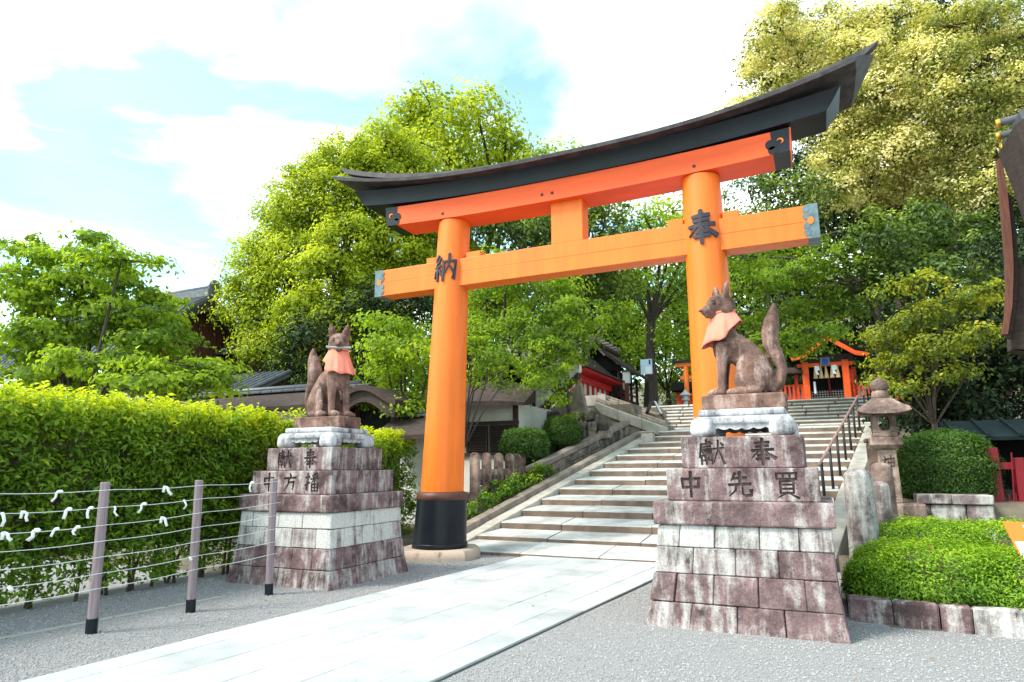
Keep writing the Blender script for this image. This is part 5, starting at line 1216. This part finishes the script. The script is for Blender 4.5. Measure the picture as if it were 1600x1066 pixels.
MB().prism([(p[0] - 2.2, 21.0, p[2] - .6), (p[0] - 2.2, 22.5, p[2] + .35), (p[0] - 2.2, 24.0, p[2] - .6), (p[0] - 2.2, 24.0, p[2] - .8), (p[0] - 2.2, 22.5, p[2] + .1), (p[0] - 2.2, 21.0, p[2] - .8)], (3.4, 0, 0)).build('roof_slope', mTile, sr)
for k in range(3): MB().tube([(p[0] - 2.2, 22.5 - k * .16, p[2] + .42 - k * .1), (p[0] + 1.3, 22.5 - k * .16, p[2] + .42 - k * .1)], .08, 8).build('ridge_tile', mTile, sr, True)
MB().box(p[0] - 2, p[0] + 1, 21.6, 23.5, 0, p[2] - .5).build('wall', mDWood, sr)

# red shrine and brown shrine on the terrace
def xz(x_, y_, Y): p = ony(x_, y_, Y); return p[0], p[2]
PZ = 4.45                                             # terrace level left of the stairs
q0 = onz(912, 624, PZ); q1 = onz(952, 634, PZ); XR = (q0[0] + q1[0]) / 2; Y0, Y1 = q0[1] - 1.8, q1[1]
rs = thing('red_shrine', 'small crimson shrine with white panels and brown roof on the left terrace', 'building', (XR - 1, Y0 + 2, PZ))
ze = onx(935, 583, XR + .55)[2]; zw = ze - .12; zr = onx(915, 556, XR - 1.0)[2]
structure(MB().box(XR - 5, XR + 1.6, Y0 - .6, Y1 + 6, 3.2, PZ - .12).build('terrace', mSide))
MB().box(XR - 2.6, XR + .35, Y0 - .1, Y1 + .1, PZ - .117, PZ + .06).build('plinth', mSide, rs)
MB().box(XR - 2.4, XR - .06, Y0, Y1, PZ + .063, zw).build('wall', mPlas, rs)
MB().box(XR - .055, XR + .0, Y0, Y1, PZ + .065, PZ + .2).build('sill', mDark, rs)
for y_ in np.linspace(Y0 + .05, Y1 - .1, 8): MB().box(XR - .053, XR + .04, y_, y_ + .1, PZ + .203, zw).build('post', mShr, rs)
for z_ in (PZ + .75,): MB().box(XR - .05, XR + .025, Y0, Y1, z_, z_ + .09).build('rail', mShr, rs)
MB().box(XR - .05, XR + .14, Y0 - .2, Y1 + .2, zw - .32, zw - .06).build('eave_beam', mShr, rs)
for y_ in np.arange(Y0 - .2, Y1 + .2, .22): MB().hexa([(XR + .1, y_, zw - .04), (XR + .72, y_, ze - .16), (XR + .72, y_ + .07, ze - .16), (XR + .1, y_ + .07, zw - .04), (XR + .1, y_, zw + .06), (XR + .72, y_, ze - .07), (XR + .72, y_ + .07, ze - .07), (XR + .1, y_ + .07, zw + .06)]).build('rafter', mShr, rs)
rp = [(XR + .8, ze - .05), (XR + .8, ze + .04), (XR + .3, ze + .22), (XR - 1.0, zr + .1), (XR - 2.9, ze + .05), (XR - 2.9, ze - .05), (XR - 1.0, zr - .06), (XR + .3, ze + .10)]
MB().prism([(x_, Y0 - .5, z_) for x_, z_ in rp], (0, Y1 - Y0 + .9, 0)).build('roof', mThat, rs)
MB().box(XR - 1.15, XR - .85, Y0 - .55, Y1 + .45, zr + .08, zr + .25).build('ridge', mThat, rs)
q0 = onz(962, 640, PZ); q1 = onz(1003, 640, PZ); XB = (q0[0] + q1[0]) / 2 - .1; Y2, Y3 = Y1 + .5, q1[1] + 1.2
bs = thing('brown_shrine', 'dark brown timber shrine with steep roof and crossed finials', 'building', (XB - 1, Y2 + 1, PZ))
ze = onx(1018, 597, XB + .8)[2]; zr = onx(952, 553, XB - .9)[2]
MB().box(XB - 2.2, XB - .25, Y2 + .1, Y3, PZ - .1, ze + .25).build('wall', mDWood, bs)
MB().box(XB - .245, XB + .25, Y2, Y3 + .05, PZ + .32, PZ + .44).build('porch_floor', mDWood, bs); MB().box(XB - 2.3, XB + .3, Y2 - .1, Y3 + .2, PZ - .117, PZ + .0).build('plinth', mFCon, bs)
for y_ in np.linspace(Y2, Y3 - .1, 4): MB().box(XB + .12, XB + .24, y_, y_ + .12, PZ, ze + .1).build('post', mDWood, bs)
for y_ in np.linspace(Y2 + .2, Y3 - .2, 9): MB().box(XB - .243, XB - .2, y_, y_ + .05, PZ + .5, PZ + 1.15).build('lattice_bar', mBWood, bs)
MB().box(XB + .14, XB + .2, Y2 + .12, Y3 - .1, PZ + .70, PZ + .78).build('rail', mBWood, bs)
MB().box(XB + .245, XB + .28, Y2 + .5, Y2 + .75, PZ + .85, PZ + 1.4).build('notice', mPlas, bs)
rp = [(XB + .85, ze - .06), (XB + .85, ze + .06), (XB - .9, zr + .08), (XB - 2.65, ze + .06), (XB - 2.65, ze - .06), (XB - .9, zr - .1)]
MB().prism([(x_, Y2 - .35, z_) for x_, z_ in rp], (0, Y3 - Y2 + .8, 0)).build('roof', mThat, bs)
MB().prism([(XB + .55, Y2 - .1, ze + .1), (XB - .9, Y2 - .1, zr - .15), (XB - 2.35, Y2 - .1, ze + .1)], (0, .1, 0)).build('gable', mDark, bs)
MB().tube([(XB - .9, Y2 - .5, zr + .2), (XB - .9, Y3 + .6, zr + .2)], .12, 8).build('ridge_log', mBark, bs)
for k in range(6):
    y_ = Y2 - .1 + k * (Y3 - Y2) / 5; MB().tube([(XB - 1.2, y_, zr + .36), (XB - .6, y_, zr + .36)], .07, 8).build('ridge_billet', mWood, bs)
for s_ in (-1, 1): MB().tube([(XB - .9 + s_ * .55, Y2 - .42 + s_ * .03, zr - .55), (XB - .9 - s_ * .6, Y2 - .45 + s_ * .03, zr + .95)], .055, 6).build('finial', mWood, bs)
# brown notice post at the shrine corner
np_ = thing('notice_post', 'brown wooden post with a pale notice box before the brown shrine', 'post', (XB + .5, Y2 - .2, 4.2))
p = onz(981, 642, 4.2); MB().box(p[0] - .09, p[0] + .09, p[1] - .09, p[1] + .09, 3.9, PZ + 1.05).build('shaft', mBWood, np_); MB().box(p[0] - .16, p[0] + .16, p[1] - .1, p[1] + .1, PZ + 1.053, PZ + 1.6).build('box', mPlas, np_); MB().box(p[0] - .2, p[0] + .2, p[1] - .16, p[1] + .16, PZ + 1.603, PZ + 1.66).build('cap', mDWood, np_)
# A-frame sign on the landing
af = thing('sandwich_board', 'white and black sandwich board standing on the landing', 'sign', ony(1022, 655, 24.2))
p = ony(1022, 657, 24.2); hh = 0.72; 
for s_ in (-1, 1):
    d = np.array([s_ * .33, 0, -hh]); a0 = p + (0, 0, hh); 
    P = [a0 + (0, -.24, 0), a0 + (0, .24, 0), a0 + d + (0, .24, 0), a0 + d + (0, -.24, 0)]
    nr = np.array([s_ * .03, 0, .012])
    MB().prism([v + nr for v in P], nr * .6).build('leaf_frame', mIron, af)
    Q = [a0 + d * .06 + (0, -.2, 0), a0 + d * .06 + (0, .2, 0), a0 + d * .70 + (0, .2, 0), a0 + d * .70 + (0, -.2, 0)]
    MB().prism([v + nr * 1.62 for v in Q], nr * .2).build('panel', mWhite, af)
af.rotation_euler = (0, 0, 0)
# pale blue hanging sign by the far trunk
bsn = thing('pale_sign', 'pale blue and white sign board hung beside the forked tree trunk', 'sign', ony(1010, 580, 30))
p = ony(1010, 573, 30); MB().box(p[0] - .27, p[0] + .27, 30, 30.05, p[2] - .35, p[2] + .35).build('board', mTeal, bsn)
MB().box(p[0] - .05, p[0] + .24, 29.985, 29.998, p[2] - .33, p[2] + .0).build('white_panel', mWhite, bsn)
MB().box(p[0] + .12, p[0] + .2, 29.985, 29.998, p[2] + .1, p[2] + .3).build('text_mark', mInk, bsn)
MB().box(p[0] + .28, p[0] + .34, 29.99, 30.05, 3.9, p[2] + .4).build('pole', mDWood, bsn)
# utility post by the brown shrine
up_ = thing('timber_post', 'tall brown timber post rising behind the sandwich board', 'post', ony(1022, 640, 31))
p = ony(1020, 600, 31); MB().box(p[0] - .18, p[0] + .16, 31, 31.3, 3.8, p[2] + .95).build('shaft', mBark, up_)
# red lanterns under the tree by the red shrine
for k, (x_, y_, l_) in enumerate(((893, 592, 'round red lantern glowing through leaves below the maple'), (892, 549, 'small red lantern half hidden higher in the maple leaves'))):
    p = ony(x_, y_, 25.0); t = thing('red_lantern', l_, 'lantern', p, 'red paper lanterns')
    V, F = ell(p, (.15, .15, .16), None, 14); mk('shade', V, F, mVermD, t, True)
    MB().lathe([(.07, p[2] + .155), (.07, p[2] + .19)], 10, (p[0], p[1])).build('top_ring', mInk, t); MB().tube([p + (0, 0, .19), p + (0, 0, 1.2)], .008, 5).build('cord', mInk, t)

# shrine gate and fences on the upper terrace
GY = 36.0; GZ = 4.02
sgx0, _ = xz(1262, 621, GY); sgx1, _ = xz(1325, 617, GY); _, gzb = xz(1262, 621, GY); _, gl = xz(1290, 572, GY)
sg2 = thing('shrine_gate', 'bright red shrine gate with dark doors at the top of the stairs', 'gate', ((sgx0 + sgx1) / 2, GY, GZ))
for x_ in (sgx0, sgx1): bevel(MB().box(x_ - .15, x_ + .15, GY - .15, GY + .15, GZ, gl + .25).build('pillar', mBeam, sg2), .015)  # redder paint stands in for the red cast of lights here
for x_ in (sgx0 + .25, sgx1 + .3): MB().box(x_, x_ + .2, GY + .9, GY + 1.1, GZ, gl).build('rear_pillar', mVermD, sg2)
MB().box(sgx0 - .35, sgx1 + .35, GY - .1, GY + .1, gl - .02, gl + .16).build('lintel', mBeam, sg2)
MB().box(sgx0 - .2, sgx1 + .4, GY - .06, GY + 1.4, gl + .17, gl + .55).build('roof_beam', mDWood, sg2)
rxc = (sgx0 + sgx1) / 2; prf = [(-1.75, 0.28), (-1.2, .42), (-.6, .85), (0, 1.32), (.6, .85), (1.2, .42), (1.75, .28)]
_, rzt = xz(1310, 545, GY)
MB().prism([(rxc + .2 + u_, GY - .9, gl + .3 + v_) for u_, v_ in prf] + [(rxc + .2 + u_, GY - .9, gl + .12 + v_) for u_, v_ in prf[::-1]], (0, 3.2, 0)).build('roof', mDark, sg2)
MB().prism([(rxc + .2 + u_ * .98, GY - .96, gl + .11 + v_) for u_, v_ in prf] + [(rxc + .2 + u_ * .94, GY - .96, gl - .06 + v_ * .93) for u_, v_ in prf[::-1]], (0, .1, 0)).build('bargeboard', mBeam, sg2)
for x_, y_, z_ in ((rxc + .2, GY - .99, gl + 1.3), (rxc - 1.3, GY - .99, gl + .3), (rxc + 1.7, GY - .99, gl + .3)): V, F = ell((x_, y_, z_), (.07, .03, .07), None, 8); mk('gilt_boss', V, F, mGold, sg2)
dr = MB().box(sgx0 + .16, sgx1 - .16, GY + .5, GY + .6, GZ, gl).build('door', mDark, sg2)
for x_ in np.arange(sgx0 + .2, sgx1 - .2, .12): MB().box(x_, x_ + .03, GY + .46, GY + .498, GZ + .6, gzb + .35).build('lattice_bar', mFCon, dr)
for z_ in np.arange(GZ + .7, gzb + .36, .12): MB().box(sgx0 + .18, sgx1 - .18, GY + .42, GY + .458, z_, z_ + .03).build('lattice_bar', mFCon, dr)
MB().tube([(rxc + .1, GY + .3, gl - .1), (rxc + .15, GY + .3, gzb + .1)], .05, 6).build('bell_rope', mCrim, sg2)
bx_, bz_ = xz(1289, 566, GY); pq = MB().box(bx_ - .22, bx_ + .22, GY - .2, GY - .13, bz_ - .2, bz_ + .22).build('plaque', mPatina, sg2); MB().box(bx_ - .12, bx_ + .12, GY - .225, GY - .203, bz_ - .14, bz_ + .15).build('plaque_panel', mBlue, pq)
for k, x_ in enumerate((1273, 1282, 1290, 1299, 1308)):
    a_, b_ = xz(x_, 574, GY); MB().lathe([(.03, 0), (.05, -.2), (.11, -.62), (.0, -.6)], 8).build('tmp', mRope); o = bpy.data.objects['tmp']; o.name = 'straw_tassel'; o.parent = sg2; o.location = Vector((a_, GY - .14, gl)) - wloc(sg2)
for x_ in (1276, 1303):
    a_, b_ = xz(x_, 580, GY); MB().prism([(a_ - .1, GY - .2, gl), (a_ + .12, GY - .2, gl), (a_ + .14, GY - .2, gl - .22), (a_ + .04, GY - .2, gl - .24), (a_ + .1, GY - .2, gl - .46), (a_ - .06, GY - .2, gl - .42)], (0, .01, 0)).build('paper_streamer', mPaper, sg2)
MB().box(sgx0 + .32, sgx0 + .42, GY - .02, GY + .04, gl - 1.35, gl - .75).build('notice', mWhite, sg2)
def red_fence(label, xa, xb_, Y, ztop, roof=True, m=mVermD):
    t = thing('picket_fence', label, 'fence', ((xa + xb_) / 2, Y, GZ), 'red picket fences on the upper terrace')
    for x_ in np.arange(xa, xb_, 0.2): MB().box(x_, x_ + .1, Y, Y + .05, GZ - .1, ztop).build('picket', m, t)
    for z_ in (ztop - .12, ztop - .75): MB().box(xa, xb_, Y + .052, Y + .1, z_, z_ + .1).build('rail', m, t)
    for x_ in np.arange(xa, xb_ + .1, 1.6): MB().box(x_ - .08, x_ + .08, Y + .102, Y + .25, GZ, ztop + .6).build('post', m, t)
    if roof:
        MB().prism([(xa - .1, Y - .45, ztop + .62), (xa - .1, Y + .2, ztop + .9), (xa - .1, Y + .85, ztop + .62), (xa - .1, Y + .85, ztop + .52), (xa - .1, Y - .45, ztop + .52)], (xb_ - xa + .2, 0, 0)).build('roof', mThat, t)
    return t
_, fzt = xz(1245, 600, GY)
red_fence('red picket fence with bark roof left of the shrine gate', xz(1062, 610, GY)[0] + 1.0, sgx0 - .2, GY + .2, fzt)
red_fence('red picket fence right of the shrine gate behind leaves', sgx1 + .25, sgx1 + 2.6, GY + .2, fzt, False)
# small orange torii up there
to = thing('small_torii', 'small orange torii on the upper terrace left of the tall right pillar', 'torii gate', (*ony(1075, 630, 33)[:2], GZ))
tx0 = xz(1074, 620, 33)[0]; _, t1 = xz(1074, 573, 33); _, t2 = xz(1074, 590, 33)
for x_ in (tx0, tx0 + 1.3): MB().tube([(x_, 33, GZ), (x_, 33, t1)], .12, 10).build('pillar', mVerm, to, True)
MB().box(tx0 - .5, tx0 + 1.8, 32.9, 33.1, t1 + .003, t1 + .2).build('top_beam', mVerm, to); MB().box(tx0 - .6, tx0 + 1.9, 32.8, 33.2, t1 + .203, t1 + .32).build('roof', mBlack, to)
MB().box(tx0 - .3, tx0 + 1.6, 32.93, 33.07, t2 - .1, t2 + .08).build('lower_beam', mVerm, to)
rsb = thing('red_screen', 'low red timber screen with black roof beyond the small torii', 'fence', (*ony(1075, 630, 34.5)[:2], GZ))
xa, _ = xz(1057, 620, 34.5); xb2, _ = xz(1100, 620, 34.5); _, zt_ = xz(1060, 613, 34.5)
for x_ in np.arange(xa, xb2, .3): MB().box(x_, x_ + .27, 34.5, 34.55, GZ, zt_).build('board', mVermD, rsb)
MB().prism([(xa - .2, 34.1, zt_ + .05), (xa - .2, 34.55, zt_ + .5), (xa - .2, 35.0, zt_ + .05)], (xb2 - xa + .4, 0, 0)).build('roof', mDark, rsb)
gl_ = thing('garden_lantern', 'small grey stone lantern before the red screen on the upper terrace', 'lantern', (*ony(1071, 632, 32.0)[:2], GZ))
p = ony(1071, 622, 32.0); MB().lathe([(.14, GZ), (.1, p[2] - .2), (.1, p[2] - .15), (.2, p[2] - .1), (.2, p[2] - .05)], 8, (p[0], p[1])).build('shaft', mStand, gl_); MB().lathe([(.13, p[2] - .047), (.13, p[2] + .1), (.3, p[2] + .13), (.1, p[2] + .3), (.03, p[2] + .4)], 8, (p[0], p[1])).build('roof', mStand, gl_)

# ================================================================== TREES
D1 = 15.5
def LL(D, *a): return [lobe(x_, y_, rx, rz, D * rng.uniform(.94, 1.06)) for x_, y_, rx, rz in a]
def gbase(x_, D, z=0.0):
    p = dep(x_, 600, D); return (p[0], p[1], z)
tree('maple_tree', 'spreading bright green tree left, its layered branches over the long hedge', gbase(125, 16.0), LL(15.8, (140, 372, 34, 12), (62, 392, 45, 14), (190, 405, 62, 16), (110, 415, 80, 18), (35, 440, 60, 20), (150, 450, 90, 18), (250, 465, 42, 12), (70, 480, 75, 22), (200, 490, 85, 18), (272, 512, 40, 10), (120, 525, 95, 24), (240, 535, 66, 15), (30, 545, 55, 26), (335, 590, 46, 10), (180, 570, 100, 20), (300, 572, 60, 11), (80, 592, 90, 16), (260, 600, 100, 12)),
     LMap, 3.6, 42, 0.36, 0.15, 0.32, 0.2, 0.16, fork=0.35, twigs=7)
cl = [(600, 230, 46, 36), (540, 245, 40, 32), (500, 262, 30, 26), (575, 275, 50, 38), (640, 262, 50, 38), (530, 300, 46, 34), (470, 300, 40, 34), (600, 325, 55, 40), (660, 320, 50, 38), (440, 345, 40, 34), (490, 345, 50, 36), (545, 372, 52, 38), (610, 385, 55, 40), (415, 390, 36, 30), (465, 400, 46, 36), (395, 435, 38, 32), (520, 430, 54, 40), (440, 448, 46, 36), (585, 450, 50, 40), (372, 478, 30, 32), (410, 495, 40, 30), (480, 492, 52, 38), (545, 500, 54, 40), (600, 520, 50, 40), (450, 545, 46, 34), (520, 555, 50, 36), (400, 545, 30, 26), (690, 380, 60, 50), (660, 440, 60, 44), (580, 570, 50, 30)]
tree('camphor_tree', 'huge round camphor tree with yellow-green crown behind the left pillar', gbase(520, 31.0), [lobe(x_, y_, rx * 1.05, rz * 1.05, 29 - 2.2 * (1 - abs(x_ - 530) / 170) + (430 - y_) * .006 + rng.uniform(-.5, .5)) for x_, y_, rx, rz in cl],
     LCam, 3.0, 64, 0.54, 0.165, 0.7, 0.42, 0.55, tshift=0.10, up=1.0)
tree('loose_tree', 'tall loose-crowned tree with gaps of sky behind the top beam', gbase(720, 37.0), LL(36, (680, 190, 72, 42), (745, 175, 45, 30), (640, 185, 45, 32), (790, 225, 48, 34), (700, 245, 70, 40), (765, 275, 70, 40), (600, 250, 48, 34), (830, 262, 42, 30)),
     LCam, 0.85, 52, 0.85, 0.26, 0.6, 0.3, 0.4, tshift=0.14)
tree('leafy_tree', 'light green tree rising just over the middle of the top beam', gbase(880, 37.0, 4), LL(36, (880, 262, 50, 34), (925, 300, 50, 40), (820, 320, 70, 50)), LFor, 0.8, 42, 0.8, 0.25, 0.6, 0.35, 0.35)
tree('evergreen_or_shade_foliage', 'dark leaf mass painting the shaded lower camphor crown behind the left fox', gbase(520, 27.0), LL(26, (480, 535, 50, 34), (540, 520, 60, 40), (590, 490, 50, 40), (450, 570, 40, 30), (520, 580, 60, 30), (600, 560, 50, 40), (650, 470, 50, 40)), LDark, 1.6, 50, 0.6, 0.18, 0.6, 0.3, 0.25, tshift=0.25)  # added dark foliage in place of shade low in the camphor
tree('weeping_tree', 'pale green drooping tree between the fox and the left pillar', gbase(640, 18.5), LL(17.5, (622, 512, 46, 14), (600, 545, 42, 20), (650, 545, 52, 24), (600, 585, 40, 28), (655, 600, 50, 34), (640, 640, 35, 20), (590, 500, 34, 9), (585, 620, 28, 20), (610, 635, 34, 16)), LMap, 3.6, 40, 0.34, 0.13, 0.45, 0.25, 0.12, tshift=0.06)
tree('maple_tree', 'mid green maple seen through the gate below the lower beam', gbase(770, 24.0, 1), LL(22.5, (760, 470, 70, 30), (790, 420, 70, 26), (850, 455, 70, 28), (740, 520, 60, 30), (820, 515, 75, 30), (900, 490, 60, 26), (880, 540, 50, 24), (760, 570, 60, 28), (820, 580, 40, 22)), LMap, 2.5, 40, 0.45, 0.15, 0.4, 0.3, 0.2, tshift=-0.12)
tree('small_maple', 'small maple with drooping leafy branch over the rubble wall', gbase(895, 21.5, 2.6), LL(20.6, (845, 540, 42, 16), (885, 522, 40, 15), (862, 570, 38, 18), (880, 600, 22, 12), (872, 625, 20, 14), (845, 595, 32, 16), (890, 648, 12, 8), (888, 555, 30, 12)), LMap, 4.2, 34, 0.28, 0.12, 0.4, 0.3, 0.09, tshift=-0.08)
tree('small_maple', 'green maple boughs hanging over the plaster building roof', gbase(706, 17.2, .5), LL(16.8, (765, 560, 44, 18), (745, 590, 34, 16), (800, 570, 36, 16), (785, 600, 26, 9), (740, 540, 40, 18)), LMap, 3.8, 36, 0.3, 0.12, 0.4, 0.3, 0.09, tshift=-0.1)
tree('evergreen_or_shade_foliage', 'dark evergreen tree seen through the gate beneath the upper beam', gbase(900, 30.0, 3.9), LL(29.5, (890, 345, 60, 45), (850, 380, 60, 40), (945, 350, 55, 40), (960, 400, 50, 36), (900, 420, 70, 40), (790, 350, 60, 40), (750, 330, 50, 40), (950, 460, 45, 34)), LEver, 1.1, 52, 0.7, 0.22, 0.55, 0.3, 0.3, tshift=0.1)
tree('forked_tree', 'forked tree with light foliage beyond the brown shrine', gbase(1012, 36.0, 4), LL(35.5, (985, 440, 40, 26), (1045, 400, 45, 30), (1050, 330, 40, 26), (1010, 345, 40, 26), (1060, 465, 38, 24), (1085, 430, 40, 24), (1000, 395, 45, 26)), LFor, 0.9, 40, 0.75, 0.22, 0.5, 0.3, 0.32, fork=0.62)
tree('light_tree', 'bright light green young trees behind the sandwich board', gbase(1045, 40, 4), LL(39, (1040, 540, 45, 40), (1075, 520, 45, 50), (990, 520, 40, 50), (1050, 600, 50, 34), (960, 500, 40, 40), (1100, 580, 50, 40)), LFor, 0.8, 42, 0.8, 0.24, 0.6, 0.3, 0.18)
tree('maple_tree', 'layered maple right of the tall right pillar above the fox', gbase(1372, 27.0, 2.5), LL(23.5, (1160, 400, 55, 18), (1215, 385, 60, 20), (1175, 445, 60, 18), (1250, 430, 70, 20), (1310, 400, 60, 24), (1160, 490, 50, 18), (1240, 490, 70, 18), (1310, 470, 60, 22), (1190, 535, 55, 14), (1268, 516, 60, 13), (1150, 560, 30, 12), (1205, 556, 40, 10), (1262, 545, 34, 8)), LMap, 2.3, 40, 0.45, 0.15, 0.3, 0.3, 0.20, tshift=-0.16, fpt=dep(1374, 452, 26.5))
tree('evergreen_or_shade_foliage', 'dark leaf mass added behind the blossoming trees to keep their crown gaps dark', gbase(1400, 42.0, 5), LL(40, (1230, 80, 60, 60), (1320, 100, 80, 70), (1420, 60, 80, 60), (1520, 80, 80, 60), (1600, 120, 70, 80), (1300, 220, 60, 60), (1420, 200, 90, 70), (1540, 230, 90, 70), (1240, 290, 60, 40), (1350, 320, 80, 50), (1480, 330, 90, 60), (1590, 320, 70, 60)), LDark, 0.8, 46, 1.0, 0.3, 0.6, 0.3, 0.5, tshift=0.2)  # added so gaps between blossom clumps show dark instead of sky
bl = [(1215, 40, 42, 32), (1190, 85, 34, 28), (1250, 85, 46, 34), (1200, 125, 40, 26), (1265, 140, 48, 32), (1170, 172, 42, 18), (1300, 45, 48, 36), (1345, 90, 50, 36), (1395, 35, 52, 36), (1310, 130, 46, 30), (1230, 180, 40, 24), (1370, 150, 54, 34), (1430, 100, 52, 36), (1350, 205, 56, 30), (1420, 185, 56, 34), (1395, 245, 60, 32), (1455, 230, 46, 34), (1320, 255, 50, 26), (1440, 285, 46, 26), (1370, 300, 52, 24), (1300, 215, 36, 26), (1310, 300, 40, 24)]
tree('chinquapin_tree', 'great tree in pale yellow blossom filling the upper right sky', gbase(1410, 34.0, 3), [lobe(x_, y_, rx, rz, 31 + rng.uniform(-1.2, 1.2)) for x_, y_, rx, rz in bl], LBlos, 2.3, 60, 0.55, 0.16, 0.65, 0.55, 0.45, tshift=0.18, bim=0.55, fpt=dep(1400, 250, 33))
br = [(1480, 40, 44, 32), (1535, 25, 46, 32), (1590, 60, 46, 36), (1480, 95, 44, 30), (1540, 100, 48, 34), (1600, 130, 40, 34), (1495, 155, 44, 30), (1555, 170, 46, 30), (1500, 215, 46, 28), (1560, 235, 44, 28), (1480, 290, 50, 30), (1545, 300, 50, 32), (1600, 210, 36, 34)]
tree('chinquapin_tree', 'second blossoming tree with dark limbs at the top right corner', gbase(1540, 31.0, 3), [lobe(x_, y_, rx, rz, 29 + rng.uniform(-1, 1)) for x_, y_, rx, rz in br], LBlos, 2.0, 56, 0.55, 0.16, 0.65, 0.55, 0.42, tshift=0.05, bim=0.4, fpt=dep(1500, 130, 31))
tree('evergreen_or_shade_foliage', 'thin evergreen between the two beams right of the tall pillar', gbase(1200, 31.0, 4), LL(30, (1170, 300, 44, 20), (1235, 290, 48, 24), (1150, 345, 46, 22), (1220, 335, 46, 24), (1285, 325, 40, 26)), LEver, 1.0, 40, 0.6, 0.18, 0.6, 0.35, 0.2, tshift=0.15)
tree('evergreen_or_shade_foliage', 'dark evergreen tree below the blossom, right of the lower beam end', gbase(1420, 24.0, 2), LL(23, (1370, 370, 55, 36), (1440, 350, 60, 40), (1500, 380, 60, 45), (1400, 430, 60, 40), (1470, 440, 65, 45), (1540, 400, 50, 45), (1340, 440, 45, 40)), LEver, 1.6, 48, 0.55, 0.18, 0.5, 0.3, 0.28, tshift=0.05)
tree('yellow_tree', 'yellow-green young-leaved tree right of the stone lantern', gbase(1450, 17.0, 1), LL(16.5, (1385, 530, 42, 18), (1430, 500, 50, 20), (1480, 475, 50, 22), (1530, 460, 40, 20), (1410, 565, 45, 16), (1470, 540, 55, 20), (1530, 520, 40, 20), (1420, 605, 38, 12), (1375, 590, 28, 12), (1480, 585, 40, 14), (1440, 440, 40, 16)), LYel, 4.4, 40, 0.30, 0.115, 0.45, 0.25, 0.10, tshift=0.08)
tree('painted_shade_foliage', 'leaf mass coloured nearly black for the shade behind the clipped shrub', gbase(1520, 19.5, 1), LL(19, (1400, 600, 60, 40), (1470, 600, 70, 50), (1540, 580, 70, 60), (1600, 560, 60, 60), (1520, 500, 70, 50), (1590, 470, 50, 60), (1430, 520, 70, 50), (1600, 390, 50, 60), (1440, 650, 60, 30), (1520, 645, 60, 34), (1600, 640, 60, 40)), LDark, 2.0, 44, 0.5, 0.17, 0.6, 0.2, 0.25)  # dark foliage put in for the near-black shade under the big trees
# far wooded slope
PW, NW, TW, _ = crown_points(LL(46, *[(x_, y_, 75, 55) for x_, y_ in ((420, 560), (520, 590), (620, 560), (720, 540), (820, 500), (900, 470), (980, 480), (760, 440), (1080, 500), (1180, 470), (1280, 480), (1380, 450), (1480, 400), (1580, 420), (1220, 390), (1320, 330), (1420, 330), (1540, 300), (1600, 200), (1130, 420), (870, 560), (960, 560), (1160, 560), (1260, 560), (1360, 560), (1460, 520), (1560, 520), (1640, 300), (1700, 420), (330, 590))]), 0.42, 46, 1.4, 0.7, 0.3)
V, tt = leaf_arrays(PW, NW, 0.42 * rng.uniform(.7, 1.3, len(PW)), 0.25, TW); stuff(leaf_mesh('woods', V, tt, LEver), 'far wooded slope behind the shrines')
